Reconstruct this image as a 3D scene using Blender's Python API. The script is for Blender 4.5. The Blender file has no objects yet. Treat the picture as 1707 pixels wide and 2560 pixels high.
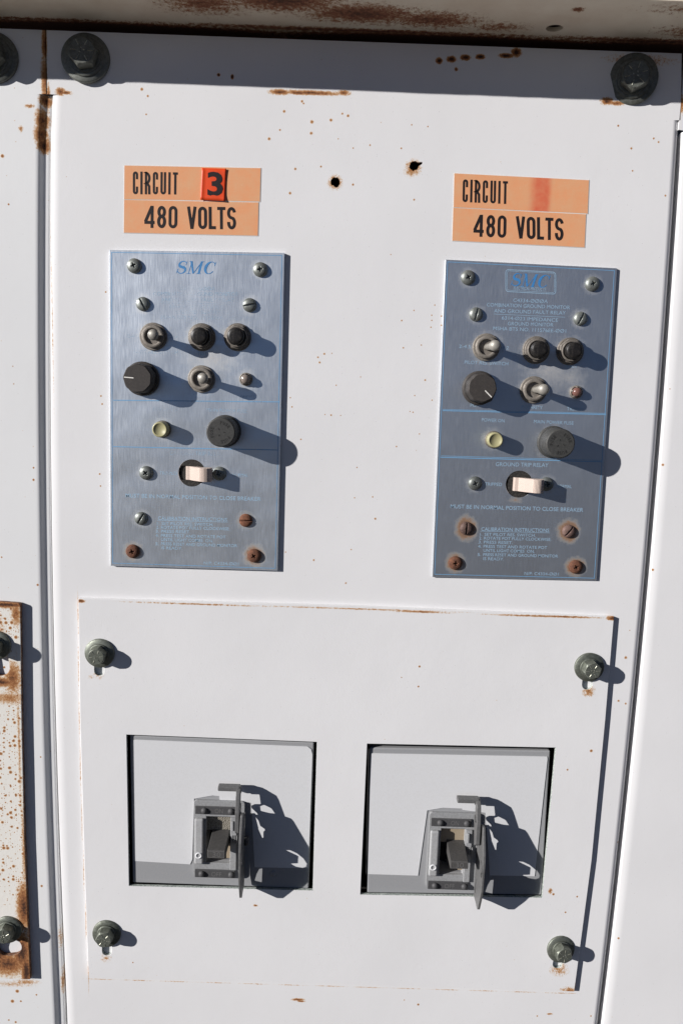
import bpy, bmesh, math, random
from mathutils import Vector, Matrix
from mathutils.geometry import delaunay_2d_cdt
random.seed(7)
SC = bpy.context.scene
COL = SC.collection
PI = math.pi
MM = 0.001
# ------------------------------------------------------------------ camera
F, D = 1950.0, 510.0                 # focal length in photo pixels, distance to the door face in mm
PITCH, YAW, ROLL = math.radians(8.37), math.radians(0.30), math.radians(1.943)
cp, sp, cY, sY, cr, sr = math.cos(PITCH), math.sin(PITCH), math.cos(YAW), math.sin(YAW), math.cos(ROLL), math.sin(ROLL)
FW = Vector((sY*cp, cY*cp, -sp)); RT0 = Vector((cY, -sY, 0)); UP0 = RT0.cross(FW)
RT = cr*RT0 + sr*UP0; UP = -sr*RT0 + cr*UP0
cd = bpy.data.cameras.new('camera'); cam = bpy.data.objects.new('camera', cd); COL.objects.link(cam)
cd.sensor_fit = 'VERTICAL'; cd.sensor_height = 36; cd.lens = F*36/2560
cd.clip_start = 0.01; cd.clip_end = 500
M = Matrix((RT, UP, -FW)).transposed().to_4x4(); M.translation = Vector((0, -D*MM, 0))
cam.matrix_world = M
SC.camera = cam
# ------------------------------------------------------------------ light
KX, KZ = 1.88, 0.65                  # shadow run per unit of height: to the right, downwards
SUNV = Vector((-KX, -1, KZ)).normalized()
w = bpy.data.worlds.new('World'); SC.world = w; w.use_nodes = True
sky = w.node_tree.nodes.new('ShaderNodeTexSky'); sky.sky_type = 'NISHITA'; sky.sun_disc = False
sky.sun_elevation = math.asin(SUNV.z); sky.sun_rotation = math.atan2(SUNV.x, SUNV.y) % (2*PI)
sky.altitude = 3000; sky.air_density = 0.28; sky.dust_density = 0.0; sky.ozone_density = 2.0
w.node_tree.links.new(sky.outputs[0], w.node_tree.nodes['Background'].inputs[0])
w.node_tree.nodes['Background'].inputs[1].default_value = 0.05
ld = bpy.data.lights.new('sun', 'SUN'); ld.energy = 5.0; ld.angle = math.radians(0.5); ld.color = (1, 0.965, 0.94)
lo = bpy.data.objects.new('sun', ld); COL.objects.link(lo)
lo.rotation_euler = SUNV.to_track_quat('Z', 'Y').to_euler(); lo.location = SUNV*3
vs = SC.view_settings; vs.view_transform = 'Standard'; vs.look = 'None'; vs.gamma = 1; vs.exposure = 0.33; vs.use_curve_mapping = False

# ------------------------------------------------------------------ helpers
def P(px, py, h=0.0):
    """measured photo point -> (X, Z) in mm on the plane standing h mm in front of the door face"""
    d = FW + RT*((px-853.5)/F) - UP*((py-1280)/F)
    k = (D-h)/d.y
    return (d.x*k, d.z*k)
def zoomer(x0, y0, s):
    return lambda x, y, h=0.0: P(x0+x*s, y0+y*s, h)
z2 = zoomer(250, 600, .3189); z3 = zoomer(250, 1000, .3189)
z4 = zoomer(1070, 640, .3189); z5 = zoomer(1070, 1020, .3189)
zl = zoomer(250, 380, .3189); zr = zoomer(1060, 400, .3189)
z7 = zoomer(300, 1820, .3316); z8 = zoomer(890, 1840, .3316)

class MB:
    """collects faces in (x, z, h) millimetres; h grows out of the door towards the viewer"""
    def __init__(s): s.v = []; s.f = []; s.m = []; s.sm = []
    def add(s, vs, fs, m=0, smooth=False):
        o = len(s.v); s.v += [tuple(v) for v in vs]
        for f in fs: s.f.append([o+i for i in f]); s.m.append(m); s.sm.append(smooth)
    def box(s, x0, x1, za, zb, h0, h1, m=0):
        vs = [(x, z, h) for h in (h0, h1) for x, z in ((x0, za), (x1, za), (x1, zb), (x0, zb))]
        s.add(vs, [(0,1,2,3),(4,5,6,7),(0,1,5,4),(1,2,6,5),(2,3,7,6),(3,0,4,7)], m)
    def hexa(s, vs, m=0):
        s.add(vs, [(0,1,2,3),(4,5,6,7),(0,1,5,4),(1,2,6,5),(2,3,7,6),(3,0,4,7)], m)
    def plate(s, outer, holes, h0, h1, m=0, hm=None):
        """flat sheet with real holes; h0 may be None for a single face sheet"""
        pts = []; edges = []
        for loop in [outer]+list(holes):
            o = len(pts); n = len(loop); pts += [Vector(p) for p in loop]
            edges += [(o+i, o+(i+1) % n) for i in range(n)]
        vo, eo, fo, _, _, _ = delaunay_2d_cdt(pts, edges, [], 0, 1e-6)
        def inside(p, L):
            c = False; n = len(L)
            for i in range(n):
                a, b = L[i], L[(i+1) % n]
                if (a[1] > p[1]) != (b[1] > p[1]) and p[0] < (b[0]-a[0])*(p[1]-a[1])/(b[1]-a[1])+a[0]: c = not c
            return c
        keep = []
        for f in fo:
            c = sum((vo[i] for i in f), Vector((0, 0)))/len(f)
            if inside(c, outer) and not any(inside(c, H) for H in holes): keep.append(f)
        n = len(vo)
        s.add([(p.x, p.y, h1) for p in vo], keep, m)
        if h0 is not None:
            s.add([(p.x, p.y, h0) for p in vo], keep, m)
            for k, loop in enumerate([outer]+list(holes)):
                L = len(loop)
                s.add([(p[0], p[1], h0) for p in loop]+[(p[0], p[1], h1) for p in loop],
                      [(i, (i+1) % L, L+(i+1) % L, L+i) for i in range(L)], m if (hm is None or k == 0) else hm)
    def walls(s, loop, h0, h1, m=0, closed=True):
        L = len(loop); k = L if closed else L-1
        s.add([(p[0], p[1], h0) for p in loop]+[(p[0], p[1], h1) for p in loop], [(i, (i+1) % L, L+(i+1) % L, L+i) for i in range(k)], m)
    def lathe(s, prof, c=(0, 0), n=40, m=0, rf=None, tilt=(0, 0), smooth=True, ph=0.0):
        """prof: [(r, h)]; tilt = x, z shift per mm of height; rf(theta, k) scales the radius"""
        vs = []
        for k, (r, h) in enumerate(prof):
            for i in range(n):
                t = 2*PI*i/n+ph; rr = r*(rf(t, k) if rf else 1)
                vs.append((c[0]+rr*math.cos(t)+tilt[0]*h, c[1]+rr*math.sin(t)+tilt[1]*h, h))
        fs = [(k*n+i, k*n+(i+1) % n, (k+1)*n+(i+1) % n, (k+1)*n+i) for k in range(len(prof)-1) for i in range(n)]
        s.add(vs, fs, m, smooth)
        if prof[-1][0] > 1e-3: s.add(vs[-n:], [tuple(range(n))], m, False)
        if prof[0][0] > 1e-3: s.add(vs[:n], [tuple(range(n))], m, False)
    def stroke(s, pts, wd, h, m=0, closed=False, t=0.0):
        n = len(pts); ws = wd if isinstance(wd, (list, tuple)) else [wd]*n
        s.ns = getattr(s, 'ns', 0)+1; h = h+.012*(s.ns % 6)     # crossing strokes never share a plane
        L = []; R = []
        for i in range(n):
            a = pts[i-1] if (i > 0 or closed) else pts[i]
            b = pts[(i+1) % n] if (i < n-1 or closed) else pts[i]
            p = Vector(pts[i])
            d1 = (p-Vector(a)); d2 = (Vector(b)-p)
            d1 = d1.normalized() if d1.length > 1e-9 else d2.normalized()
            d2 = d2.normalized() if d2.length > 1e-9 else d1
            d = (d1+d2); d = d.normalized() if d.length > 1e-6 else d1
            nrm = Vector((-d.y, d.x)); k = 1/max(.45, abs(d.dot(d1)))
            L.append(p+nrm*ws[i]/2*k); R.append(p-nrm*ws[i]/2*k)
        vs = [(p.x, p.y, h) for p in L]+[(p.x, p.y, h) for p in R]
        rng = range(n) if closed else range(n-1)
        s.add(vs, [(i, (i+1) % n, n+(i+1) % n, n+i) for i in rng], m)
    def build(s, name, mats, parent=None, org=(0, 0, 0), bevel=0, seg=2, merge=False, weighted=False):
        me = bpy.data.meshes.new(name)
        me.from_pydata([((x-org[0])*MM, -(h-org[2])*MM, (z-org[1])*MM) for x, z, h in s.v], [], s.f)
        for mt in (mats if isinstance(mats, (list, tuple)) else [mats]): me.materials.append(mt)
        me.polygons.foreach_set('material_index', s.m); me.polygons.foreach_set('use_smooth', s.sm)
        bm = bmesh.new(); bm.from_mesh(me)
        bmesh.ops.remove_doubles(bm, verts=bm.verts, dist=2e-6)
        bmesh.ops.recalc_face_normals(bm, faces=bm.faces)
        bm.to_mesh(me); bm.free()
        o = bpy.data.objects.new(name, me); COL.objects.link(o)
        o.location = (org[0]*MM, -org[2]*MM, org[1]*MM)
        if parent is not None: attach(o, parent)
        if bevel:
            md = o.modifiers.new('bevel', 'BEVEL'); md.width = bevel*MM; md.segments = seg; md.limit_method = 'ANGLE'
            md.angle_limit = math.radians(40); md.use_clamp_overlap = True
            md.harden_normals = False
        return o
WORLD = {}
def attach(o, parent):
    wl = o.location.copy(); o.parent = parent
    p = parent; off = Vector((0, 0, 0))
    while p is not None: off += p.location; p = p.parent
    o.location = wl-off
def empty(name, x, z, h=0, parent=None):
    o = bpy.data.objects.new(name, None); COL.objects.link(o); o.empty_display_size = .01
    o.location = (x*MM, -h*MM, z*MM)
    if parent is not None: attach(o, parent)
    return o
def tag(o, label=None, cat=None, group=None, kind=None):
    for k, v in (('label', label), ('category', cat), ('group', group), ('kind', kind)):
        if v: o[k] = v
    return o
def instance(tree, x, z, h, parent, rot=0, name=None):
    """copy of a part (and its sub-parts) placed at x, z, h"""
    c = tree.copy(); COL.objects.link(c); c.parent = None
    c.location = (x*MM, -h*MM, z*MM); c.rotation_euler = (0, rot, 0)
    if parent is not None: attach(c, parent)
    for g in tree.children:
        d = g.copy(); COL.objects.link(d); d.parent = c
    return c

# ------------------------------------------------------------------ materials
class NT:
    def __init__(s, name):
        s.mat = bpy.data.materials.new(name); s.mat.use_nodes = True
        s.t = s.mat.node_tree; s.b = s.t.nodes['Principled BSDF']; s.out = s.t.nodes['Material Output']
    def n(s, ty, **k):
        x = s.t.nodes.new(ty)
        for a, b in k.items(): setattr(x, a, b)
        return x
    def l(s, a, b): s.t.links.new(a, b)
    def math(s, op, a, b=None, c=None, clamp=False):
        x = s.n('ShaderNodeMath', operation=op); x.use_clamp = clamp
        for i, v in enumerate((a, b, c)):
            if v is None: continue
            if isinstance(v, (int, float)): x.inputs[i].default_value = v
            else: s.l(v, x.inputs[i])
        return x.outputs[0]
    def vmath(s, op, a, b=None):
        x = s.n('ShaderNodeVectorMath', operation=op)
        for i, v in enumerate((a, b)):
            if v is None: continue
            if isinstance(v, (tuple, list)): x.inputs[i].default_value = v
            else: s.l(v, x.inputs[i])
        return x.outputs['Value'] if op in ('LENGTH', 'DOT_PRODUCT') else x.outputs[0]
    def pos(s):
        if not hasattr(s, '_p'):
            g = s.n('ShaderNodeNewGeometry'); s._p = s.vmath('SCALE', g.outputs['Position'])
            s.t.nodes[-1].inputs['Scale'].default_value = 1000
        return s._p
    def obj(s):
        if not hasattr(s, '_o'):
            g = s.n('ShaderNodeTexCoord'); s._o = s.vmath('SCALE', g.outputs['Object'])
            s.t.nodes[-1].inputs['Scale'].default_value = 1000
        return s._o
    def noise(s, scale, detail=4, rough=.6, vec=None, stretch=None, dist=0):
        v = vec or s.pos()
        if stretch: v = s.vmath('MULTIPLY', v, stretch)
        x = s.n('ShaderNodeTexNoise'); x.inputs['Scale'].default_value = scale; x.inputs['Detail'].default_value = detail
        x.inputs['Roughness'].default_value = rough; x.inputs['Distortion'].default_value = dist
        s.l(v, x.inputs['Vector']); return x.outputs['Fac']
    def voro(s, scale, vec=None):
        x = s.n('ShaderNodeTexVoronoi'); x.voronoi_dimensions = '2D'; x.inputs['Scale'].default_value = scale
        if not hasattr(s, '_xz'):
            a = s.n('ShaderNodeSeparateXYZ'); b = s.n('ShaderNodeCombineXYZ'); s.l(s.pos(), a.inputs[0]); s.l(a.outputs[0], b.inputs[0]); s.l(a.outputs[2], b.inputs[1]); s._xz = b.outputs[0]
        s.l(s._xz, x.inputs['Vector'])
        c = s.n('ShaderNodeSeparateColor'); s.l(x.outputs['Color'], c.inputs[0])
        return x.outputs['Distance'], c.outputs[0], c.outputs[1]
    def mr(s, v, a, b, c=0, d=1, smooth=False):
        x = s.n('ShaderNodeMapRange'); x.clamp = True
        if smooth: x.interpolation_type = 'SMOOTHSTEP'
        s.l(v, x.inputs['Value'])
        for i, q in zip(('From Min', 'From Max', 'To Min', 'To Max'), (a, b, c, d)): x.inputs[i].default_value = q
        return x.outputs['Result']
    def mix(s, f, a, b):
        x = s.n('ShaderNodeMix', data_type='RGBA')
        if isinstance(f, (int, float)): x.inputs['Factor'].default_value = f
        else: s.l(f, x.inputs['Factor'])
        for nm, v in (('A', a), ('B', b)):
            sk = [q for q in x.inputs if q.name == nm and q.type == 'RGBA'][0]
            if isinstance(v, (tuple, list)): sk.default_value = tuple(v)+(1,) if len(v) == 3 else v
            else: s.l(v, sk)
        return [q for q in x.outputs if q.type == 'RGBA'][0]
    def ramp(s, v, stops):
        x = s.n('ShaderNodeValToRGB'); e = x.color_ramp.elements
        while len(e) < len(stops): e.new(.5)
        for i, (p, c) in enumerate(stops): e[i].position = p; e[i].color = tuple(c)+(1,)
        s.l(v, x.inputs[0]); return x.outputs[0]
    def ell(s, lst):
        """largest of several soft elliptical patches, each (x, z, rx, rz, amp)"""
        acc = None
        for x, z, rx, rz, a in lst:
            v = s.vmath('SUBTRACT', s.pos(), (x, 0, z)); v = s.vmath('MULTIPLY', v, (1/rx, 0, 1/rz))
            q = s.math('MULTIPLY_ADD', s.vmath('LENGTH', v), -a, a)
            acc = q if acc is None else s.math('MAXIMUM', acc, q)
        return acc
    def bump(s, hgt, strength, dist=.0002):
        x = s.n('ShaderNodeBump'); x.inputs['Strength'].default_value = strength; x.inputs['Distance'].default_value = dist
        s.l(hgt, x.inputs['Height']); s.l(x.outputs[0], s.b.inputs['Normal'])
    def set(s, **k):
        for a, v in k.items():
            i = s.b.inputs[a.replace('_', ' ')]
            if isinstance(v, (int, float)): i.default_value = v
            elif isinstance(v, tuple): i.default_value = v+(1,) if len(v) == 3 else v
            else: s.l(v, i)
        return s

RUST_DARK = (.045, .018, .010); RUST = (.29, .115, .042); RUST_OR = (.52, .29, .12); RUST_HALO = (.71, .61, .43)
def painted(name, base=(.752, .748, .75), patches=(), spots=(), spot_amt=.12, heavy=(), rough=.42, bumpy=.25):
    t = NT(name); N = t.noise
    tone = N(.012, 3, .5); tone2 = N(.35, 5, .65)
    col = t.mix(t.mr(tone, .35, .7), base, tuple(c*.955 for c in base))
    col = t.mix(t.mr(tone2, .55, .8, 0, .25), col, (base[0]*.93, base[1]*.91, base[2]*.87))
    acc = None
    def mx(q):
        nonlocal acc
        acc = q if acc is None else t.math('MAXIMUM', acc, q)
    if patches:
        e = t.ell(patches)
        nz = t.math('MULTIPLY_ADD', N(.55, 6, .72), 1.5, -.75)
        nz2 = t.math('MULTIPLY_ADD', N(2.2, 3, .7), .7, -.35)
        e = t.math('ADD', t.math('ADD', e, nz), nz2)
        # nothing outside its own patch
        e = t.math('MINIMUM', e, t.math('MULTIPLY', t.ell(patches), 6))
        mx(e)
    if spots:
        e = t.ell(spots); e = t.math('ADD', e, t.math('MULTIPLY_ADD', N(1.6, 3, .6), .5, -.25)); e = t.math('MINIMUM', e, t.math('MULTIPLY', t.ell(spots), 5)); mx(e)
    d, a, b = t.voro(.085)
    r = t.mr(b, 0, 1, .04, .10)
    v = t.math('MULTIPLY', t.math('SUBTRACT', 1.0, t.math('DIVIDE', d, r)), t.math('LESS_THAN', a, spot_amt)); mx(v)
    d, a, b = t.voro(.16)
    r = t.mr(b, 0, 1, .03, .08)
    v = t.math('MULTIPLY', t.math('MULTIPLY', t.math('SUBTRACT', 1.0, t.math('DIVIDE', d, r)), .55), t.math('LESS_THAN', a, spot_amt*.8)); mx(v)
    if heavy:
        reg = t.ell(heavy)
        d, a, b = t.voro(.30); r = t.mr(b, 0, 1, .14, .52)
        v = t.math('MULTIPLY', t.math('SUBTRACT', 1.0, t.math('DIVIDE', d, r)), t.math('LESS_THAN', a, t.mr(reg, 0, 1, 0, .42))); mx(v)
        d, a, b = t.voro(.62); r = t.mr(b, 0, 1, .12, .42)
        v = t.math('MULTIPLY', t.math('MULTIPLY', t.math('SUBTRACT', 1.0, t.math('DIVIDE', d, r)), .8), t.math('LESS_THAN', a, t.mr(reg, 0, 1, 0, .34))); mx(v)
    rc = t.ramp(t.math('MULTIPLY', acc, .68), [(0, RUST_HALO), (.22, RUST_OR), (.5, RUST), (.8, RUST_DARK)])
    f = t.mr(acc, 0, .5, 0, 1, True)
    col = t.mix(f, col, rc)
    # tiny chips and grime specks
    d, a, b = t.voro(.35)
    sp_ = t.math('MULTIPLY', t.math('LESS_THAN', d, .055), t.math('LESS_THAN', a, .025))
    col = t.mix(t.math('MULTIPLY', sp_, .6), col, (.25, .22, .2))
    t.set(Base_Color=col, Roughness=t.mr(acc, 0, .5, rough, .9))
    t.b.inputs['Specular IOR Level'].default_value = .35
    hh = t.math('ADD', t.math('MULTIPLY', N(.9, 2, .5), .5), t.math('MULTIPLY', N(.05, 2, .5), 1.4))
    hh = t.math('ADD', hh, t.math('MULTIPLY', N(.25, 3, .6), .5))
    d2, a2, b2 = t.voro(.5)
    pit = t.math('MULTIPLY', t.mr(d2, 0, .16, 1, 0, True), t.math('LESS_THAN', a2, .05))
    hh = t.math('ADD', hh, t.math('MULTIPLY', pit, .9))
    hh = t.math('ADD', hh, t.math('MULTIPLY', t.mr(acc, 0, .6), N(2.5, 3, .7)))
    t.bump(hh, bumpy, .00022)
    return t.mat
def S(x, y, r, a=1.0):
    q = P(x, y); return (q[0], q[1], r, r, a)
def E(x, y, rx, rz, a=1.0):
    q = P(x, y); return (q[0], q[1], rx, rz, a)
zc = lambda x, y: (640+x*.2934, 180+y*.2934)
door_spots = []
for x, y, r in [(240,335,1.1),(476,425,1.4),(638,410,1.2),(735,355,.8),(783,373,1.1),(112,569,1.2),(204,494,.8),(470,522,1.2),(335,826,1.0),(553,806,.8),
                (825,960,.9),(290,1032,1.1),(827,648,.6),(392,250,1.0),(405,268,.7),(970,623,.7),(1236,650,.7),(1325,450,.6),(1462,465,.6),(1345,1088,.8),(700,569,.5)]:
    u = zc(x, y); door_spots.append(S(u[0], u[1], r*1.1, .82))
zm = lambda x, y: (650+x*.3827, 600+y*.3827)
for x, y, r in [(420,744,.9),(378,766,.8),(389,800,.9),(469,740,.5),(464,1144,.8),(526,1146,.5),(424,1140,.5),(497,949,.6),(656,895,.5),(1077,915,.8),(998,1125,.6),(978,1120,.5),
                (1040,1267,.6),(890,1349,.7),(735,1678,.7),(617,1684,.6),(752,1821,1.0),(351,2091,.9),(560,2241,.8),(595,2022,.6),(267,1302,.7),(198,1030,.6),(209,1090,.7),(924,526,.7),
                (1120,492,.6),(1120,525,.6),(1115,570,.6),(1004,460,.6),(1140,425,.6),(935,704,.7),(1052,686,.6),(1009,1016,.6),(1122,1046,.6),(853,95,.5),(1183,497,.7),(1183,557,.7),(167,2039,.6)]:
    u = zm(x, y); door_spots.append(S(u[0], u[1], r*1.1, .75))
for x, y, r in [(130,2060,.7),(355,223,1.2),(370,240,.9),(366,286,.7),(1645,355,.8),(1577,371,.9),(1633,346,.8),(1580,427,.7),(1662,489,.8),(265,730,.7),(253,990,.8),(256,1010,.8),(250,1185,.8),(252,1215,.7),
                (1560,2060,.9),(1577,2205,.7),(1545,2108,.8),(1476,2540,.8),(1563,1644,1.3),(1545,1752,1.0),(1563,1759,.9),(1573,1576,.5),(1590,1700,.5),(1342,2540,.8),(1010,2500,.6)]:
    door_spots.append(S(x, y, r*1.1, .82))
door_patches = [E(780,232,26,1.9,1.1), E(700,230,9,2.2,1.2), E(860,232,5,2.0,1.1), E(745,232,9,1.5,1.2), E(152,229,4,3,1.15), E(165,232,5,1.6,1.0), E(1516,253,5,3,1.25), E(1540,258,7,1.8,1.0),
    E(1097,152,2.6,2.4,1.6), E(1128,148,3.8,2.4,1.6), E(1163,144,4.0,2.2,1.6), E(1200,142,3.8,2.0,1.6), E(1265,139,6,1.9,1.5), E(1290,131,4,3.4,1.5), E(1140,173,1.6,1.4,1.2),
    E(547,187,1.3,1.3,1.6), E(581,192,1.2,1.8,1.8), E(838,456,5.4,5.4,.9), E(826,458,3.4,2.6,.5), E(1033,419,6,6,.9), E(1026,430,5,4,.6),
    E(115,110,1.2,14,1.0), E(116,180,1.0,16,.9), E(122,240,1.5,10,.9), E(131,800,.5,70,.35), E(745,2499,6,1.4,1.1), E(752,2503,4,1.0,1.1), E(1373,2535,2.6,1.1,.9),
    E(1600,150,26,4,.5)]+[E(196+4.0*(i/7)+22*(i/7)**2, 1540+i*128, .55, 22, .42) for i in range(8)]+[E(250+i*96, 2448+i*2.9, 15, .6, .40) for i in range(13)]
M_DOOR = painted('weathered_white_paint', patches=door_patches, spots=door_spots, spot_amt=.004)
left_p = [E(113,250,5,5,1.2), E(105,300,5.5,10,1.05), E(102,335,5.5,9,1.1), E(108,362,5,6,1.3), E(112,200,3,22,.9), E(112,110,2.5,16,1.0), E(75,265,4,1.6,.8), E(66,2455,12,3,.6), E(30,2460,20,3,.4),
    E(148,2350,2,12,.45), E(155,2460,2,14,.5), E(60,2220,3,2,.6), E(53,322,2,3,.6)]
M_LEFT = painted('speckled_white_paint', patches=left_p, spots=[S(44,2478,1.8),S(32,2503,1.8),S(53,2503,1.0),S(92,2487,.9),S(7,390,1.5),S(23,2550,.9),S(105,2215,1.2)], spot_amt=.10, base=(.745,.75,.75))
M_RIGHT = painted('clean_white_paint', patches=[E(1703,262,3,8,.8)], spot_amt=.015)
cover_p = [E(205,1500,4,1.6,1.2), E(197,1515,1.1,7,1.6), E(500,1508,60,.8,.62), E(900,1520,80,.8,.58), E(1330,1537,40,.9,.8), E(1400,1539,34,1.0,.85), E(1050,1527,26,1.0,.8), E(1528,1543,6,2,1.2),
    E(222,2430,1.2,8,1.5), E(900,2460,90,.8,.5), E(1420,2470,9,4,.65), E(1340,2476,34,1.1,.9), E(1436,2470,2,8,1.1), E(1530,1600,.8,18,.7), E(1503,1900,.8,36,.62), E(1478,2150,.8,40,.62),
    E(1468,1724,5.5,5,.7), E(1395,2418,8,6,.52), E(249,1683,4.4,4.4,.3), E(268,2388,4.8,4.4,.35), E(640,2258,2.2,1.2,.9), E(1372,2222,2,3,.8), E(232,1690,3,2,.3)]
M_COVER = painted('cover_white_paint', patches=cover_p, spots=[S(1380,2230,1.2),S(1474,1873,1.4),S(1415,1920,.9),S(335,2400,.7),S(1439,2236,.9),S(1410,2275,.9),S(1345,2060,.8)], spot_amt=.008, bumpy=.35)
rl = [E(20,1508,26,3.2,1.3), E(47,1530,5,12,.9), E(38,1690,8,16,1.0), E(10,1700,14,5,1.2), E(30,1740,16,6,.7), E(54,1850,1.4,80,.5), E(66,2130,2.0,60,.6), E(66,2260,7,26,1.25),
    E(60,2370,10,22,1.35), E(25,2400,20,13,1.15), E(72,2420,5,20,1.5), E(5,2380,10,9,1.2), E(40,2300,12,6,.8), E(0,1590,8,20,.6)]
M_RUSTY = painted('rust_speckled_paint', patches=rl, heavy=[E(30,1850,34,60,2.0), E(30,2080,34,45,1.7), E(25,1560,30,26,1.5), E(40,2200,30,20,1.2)], spot_amt=.2, base=(.76,.74,.69), bumpy=.5)
def rust_edge_mat():
    t = NT('rusty_cut_edge'); n = t.noise(.4, 5, .7)
    t.set(Base_Color=t.ramp(n, [(.3, (.05,.022,.014)), (.5, (.16,.07,.035)), (.7, (.35,.27,.2))]), Roughness=.9); t.bump(n, .6, .0004); return t.mat
M_EDGE = rust_edge_mat()
def cut_edge_mat():
    t = NT('sawn_sheet_edge'); n = t.noise(1.1, 5, .8)
    t.set(Base_Color=t.ramp(n, [(.36, (.10,.13,.12)), (.5, (.36,.40,.37)), (.62, (.62,.64,.6))]), Roughness=.7); t.bump(n, .8, .0005); return t.mat
M_CUT = cut_edge_mat()
hz0 = 0
hood_p = [E(520,45,30,13,1.1), E(660,35,40,15,1.3), E(820,50,50,13,1.3), E(980,50,36,14,1.15), E(900,8,70,8,.8), E(1100,66,30,10,.9), E(1305,26,6,4,.9), E(1620,95,45,12,1.25), E(1690,110,30,14,1.2), E(1450,105,40,6,.8),
    E(1600,50,30,10,.55), E(232,8,3,2,1.0), E(300,35,12,7,.8), E(100,62,160,3.2,.9), E(700,80,170,4,1.1), E(1300,105,160,4,1.0)]
def hood_mat():
    # patches are laid on the underside plane, so the depth axis carries the second coordinate
    t = NT('rusty_shaded_hood_paint'); p = t.pos(); N = t.noise
    sx = t.n('ShaderNodeSeparateXYZ'); t.l(p, sx.inputs[0]); X, Y = sx.outputs[0], sx.outputs[1]
    def pat(x, y, rx, ry, a):
        u = t.math('DIVIDE', t.math('SUBTRACT', X, x), rx); v = t.math('DIVIDE', t.math('SUBTRACT', Y, y), ry)
        q = t.math('SQRT', t.math('ADD', t.math('MULTIPLY', u, u), t.math('MULTIPLY', v, v)))
        return t.math('MULTIPLY_ADD', q, -a, a)
    acc = None
    for a in HOODP:
        q = pat(*a); acc = q if acc is None else t.math('MAXIMUM', acc, q)
    e = t.math('ADD', acc, t.math('MULTIPLY_ADD', N(.32, 8, .75), 2.4, -1.5)); e = t.math('ADD', e, t.math('MULTIPLY_ADD', N(1.5, 4, .7), 1.3, -.65))
    col = t.mix(t.mr(N(.03, 4, .6), .35, .65), (.78, .71, .59), (.68, .58, .46))
    rc = t.ramp(e, [(0, (.48, .38, .25)), (.25, (.36, .19, .10)), (.6, (.22, .085, .045)), (.95, (.08, .033, .02))])
    col = t.mix(t.mr(e, 0, .35), col, rc)
    t.set(Base_Color=col, Roughness=t.mr(e, 0, .5, .5, .95)); t.bump(t.math('ADD', N(.8, 4, .6), t.mr(e, 0, .5)), .5, .0004)
    return t.mat
HOODP = [(-150,9,160,15,3.0),(60,9,160,15,3.0),(220,9,160,15,3.0),(-85,-30,40,22,1.0),(-40,-36,50,20,1.3),(5,-24,55,18,1.25),(45,-20,45,16,1.1),(85,-14,30,10,.8),(215,-16,50,14,1.15),(245,-24,26,16,1.0),(125,-38,5,4,1.3),(180,-42,30,10,.55),  # leading strips darken the rear crease: rust plus shade put into the colour
         (-190,-3,120,4,.9),(0,-3,200,5,1.2),(190,-3,120,6,1.3),(20,-52,80,5,.8),(200,-54,60,3,.7),(-168,-50,5,4,.8)]
M_HOOD = hood_mat()
def metal(name, col, rough, mtl=1.0, n1=None, var=.35, bstr=.15, nscale=1.0):
    t = NT(name); oi = t.n('ShaderNodeObjectInfo'); base_v = t.obj(); rnd_ = oi.outputs['Random']; cx_ = t.n('ShaderNodeCombineXYZ')
    for i_ in range(3): t.l(t.math('MULTIPLY', rnd_, 60.0+17*i_), cx_.inputs[i_])
    t._o = t.vmath('ADD', base_v, cx_.outputs[0])
    n = t.noise(.5*nscale, 5, .7, vec=t.obj()); m2 = t.noise(2.5*nscale, 3, .7, vec=t.obj())
    dk = n1 or tuple(c*.5 for c in col)
    tone = t.math('MULTIPLY_ADD', rnd_, .5, -.25)
    t.set(Base_Color=t.mix(t.mr(t.math('ADD', n, t.math('MULTIPLY', tone, .5)), .35, .7), col, dk), Roughness=t.mr(m2, .3, .7, rough-.08, rough+.12), Metallic=mtl)
    t.bump(t.math('ADD', n, m2), bstr, .0002); return t.mat
M_BOLT = metal('dull_green_grey_zinc', (.22,.235,.20), .5, .7, (.11,.118,.095), bstr=.3)
M_BOLTD = metal('dark_weathered_steel', (.20,.21,.19), .55, .6, (.11,.115,.10), bstr=.3)
M_MARK = metal('worn_bright_mark', (.62,.62,.52), .4, .8)
M_SCREW = metal('zinc_screw', (.25,.265,.245), .45, .6, (.14,.15,.14))
M_SCREWR = metal('rusted_screw', (.19,.075,.038), .85, 0.0, (.08,.032,.018), bstr=.6)
M_SCREWB = metal('brown_oxidised_screw', (.19,.12,.10), .65, .3, (.09,.055,.045), bstr=.4)
M_NUT = metal('oxidised_brown_nickel', (.24,.215,.185), .58, .35, (.13,.115,.10), bstr=.4)
M_LEVER = metal('dusty_nickel_lever', (.36,.34,.30), .5, .4, (.24,.225,.20))
def plastic(name, col, rough=.5, dust=.0, dcol=(.45,.4,.34), spec=.4, bstr=.2):
    t = NT(name); n = t.noise(.8, 6, .75, vec=t.obj()); n2 = t.noise(4, 3, .7, vec=t.obj())
    c = t.mix(t.mr(n, .45, .75, 0, dust), col, dcol)
    t.set(Base_Color=c, Roughness=t.mr(n2, .3, .7, rough-.08, rough+.1)); t.b.inputs['Specular IOR Level'].default_value = spec
    t.bump(n2, bstr, .0002); return t.mat
M_BLACK = plastic('matt_black_plastic', (.028,.026,.024), .5, .12, spec=.3)
M_KNOB = plastic('faded_black_knob', (.045,.04,.037), .55, .25, (.14,.12,.105), spec=.3)
M_CAP = plastic('black_button', (.012,.011,.011), .4, .08, spec=.3)
M_FUSE = plastic('charcoal_bakelite', (.045,.045,.043), .55, .3, (.15,.145,.135))
M_FUSETX = plastic('sunken_fuse_letters', (.015,.015,.014), .6)
M_YEL = plastic('yellowed_lens', (.36,.335,.18), .45, .5, (.29,.27,.18))
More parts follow.
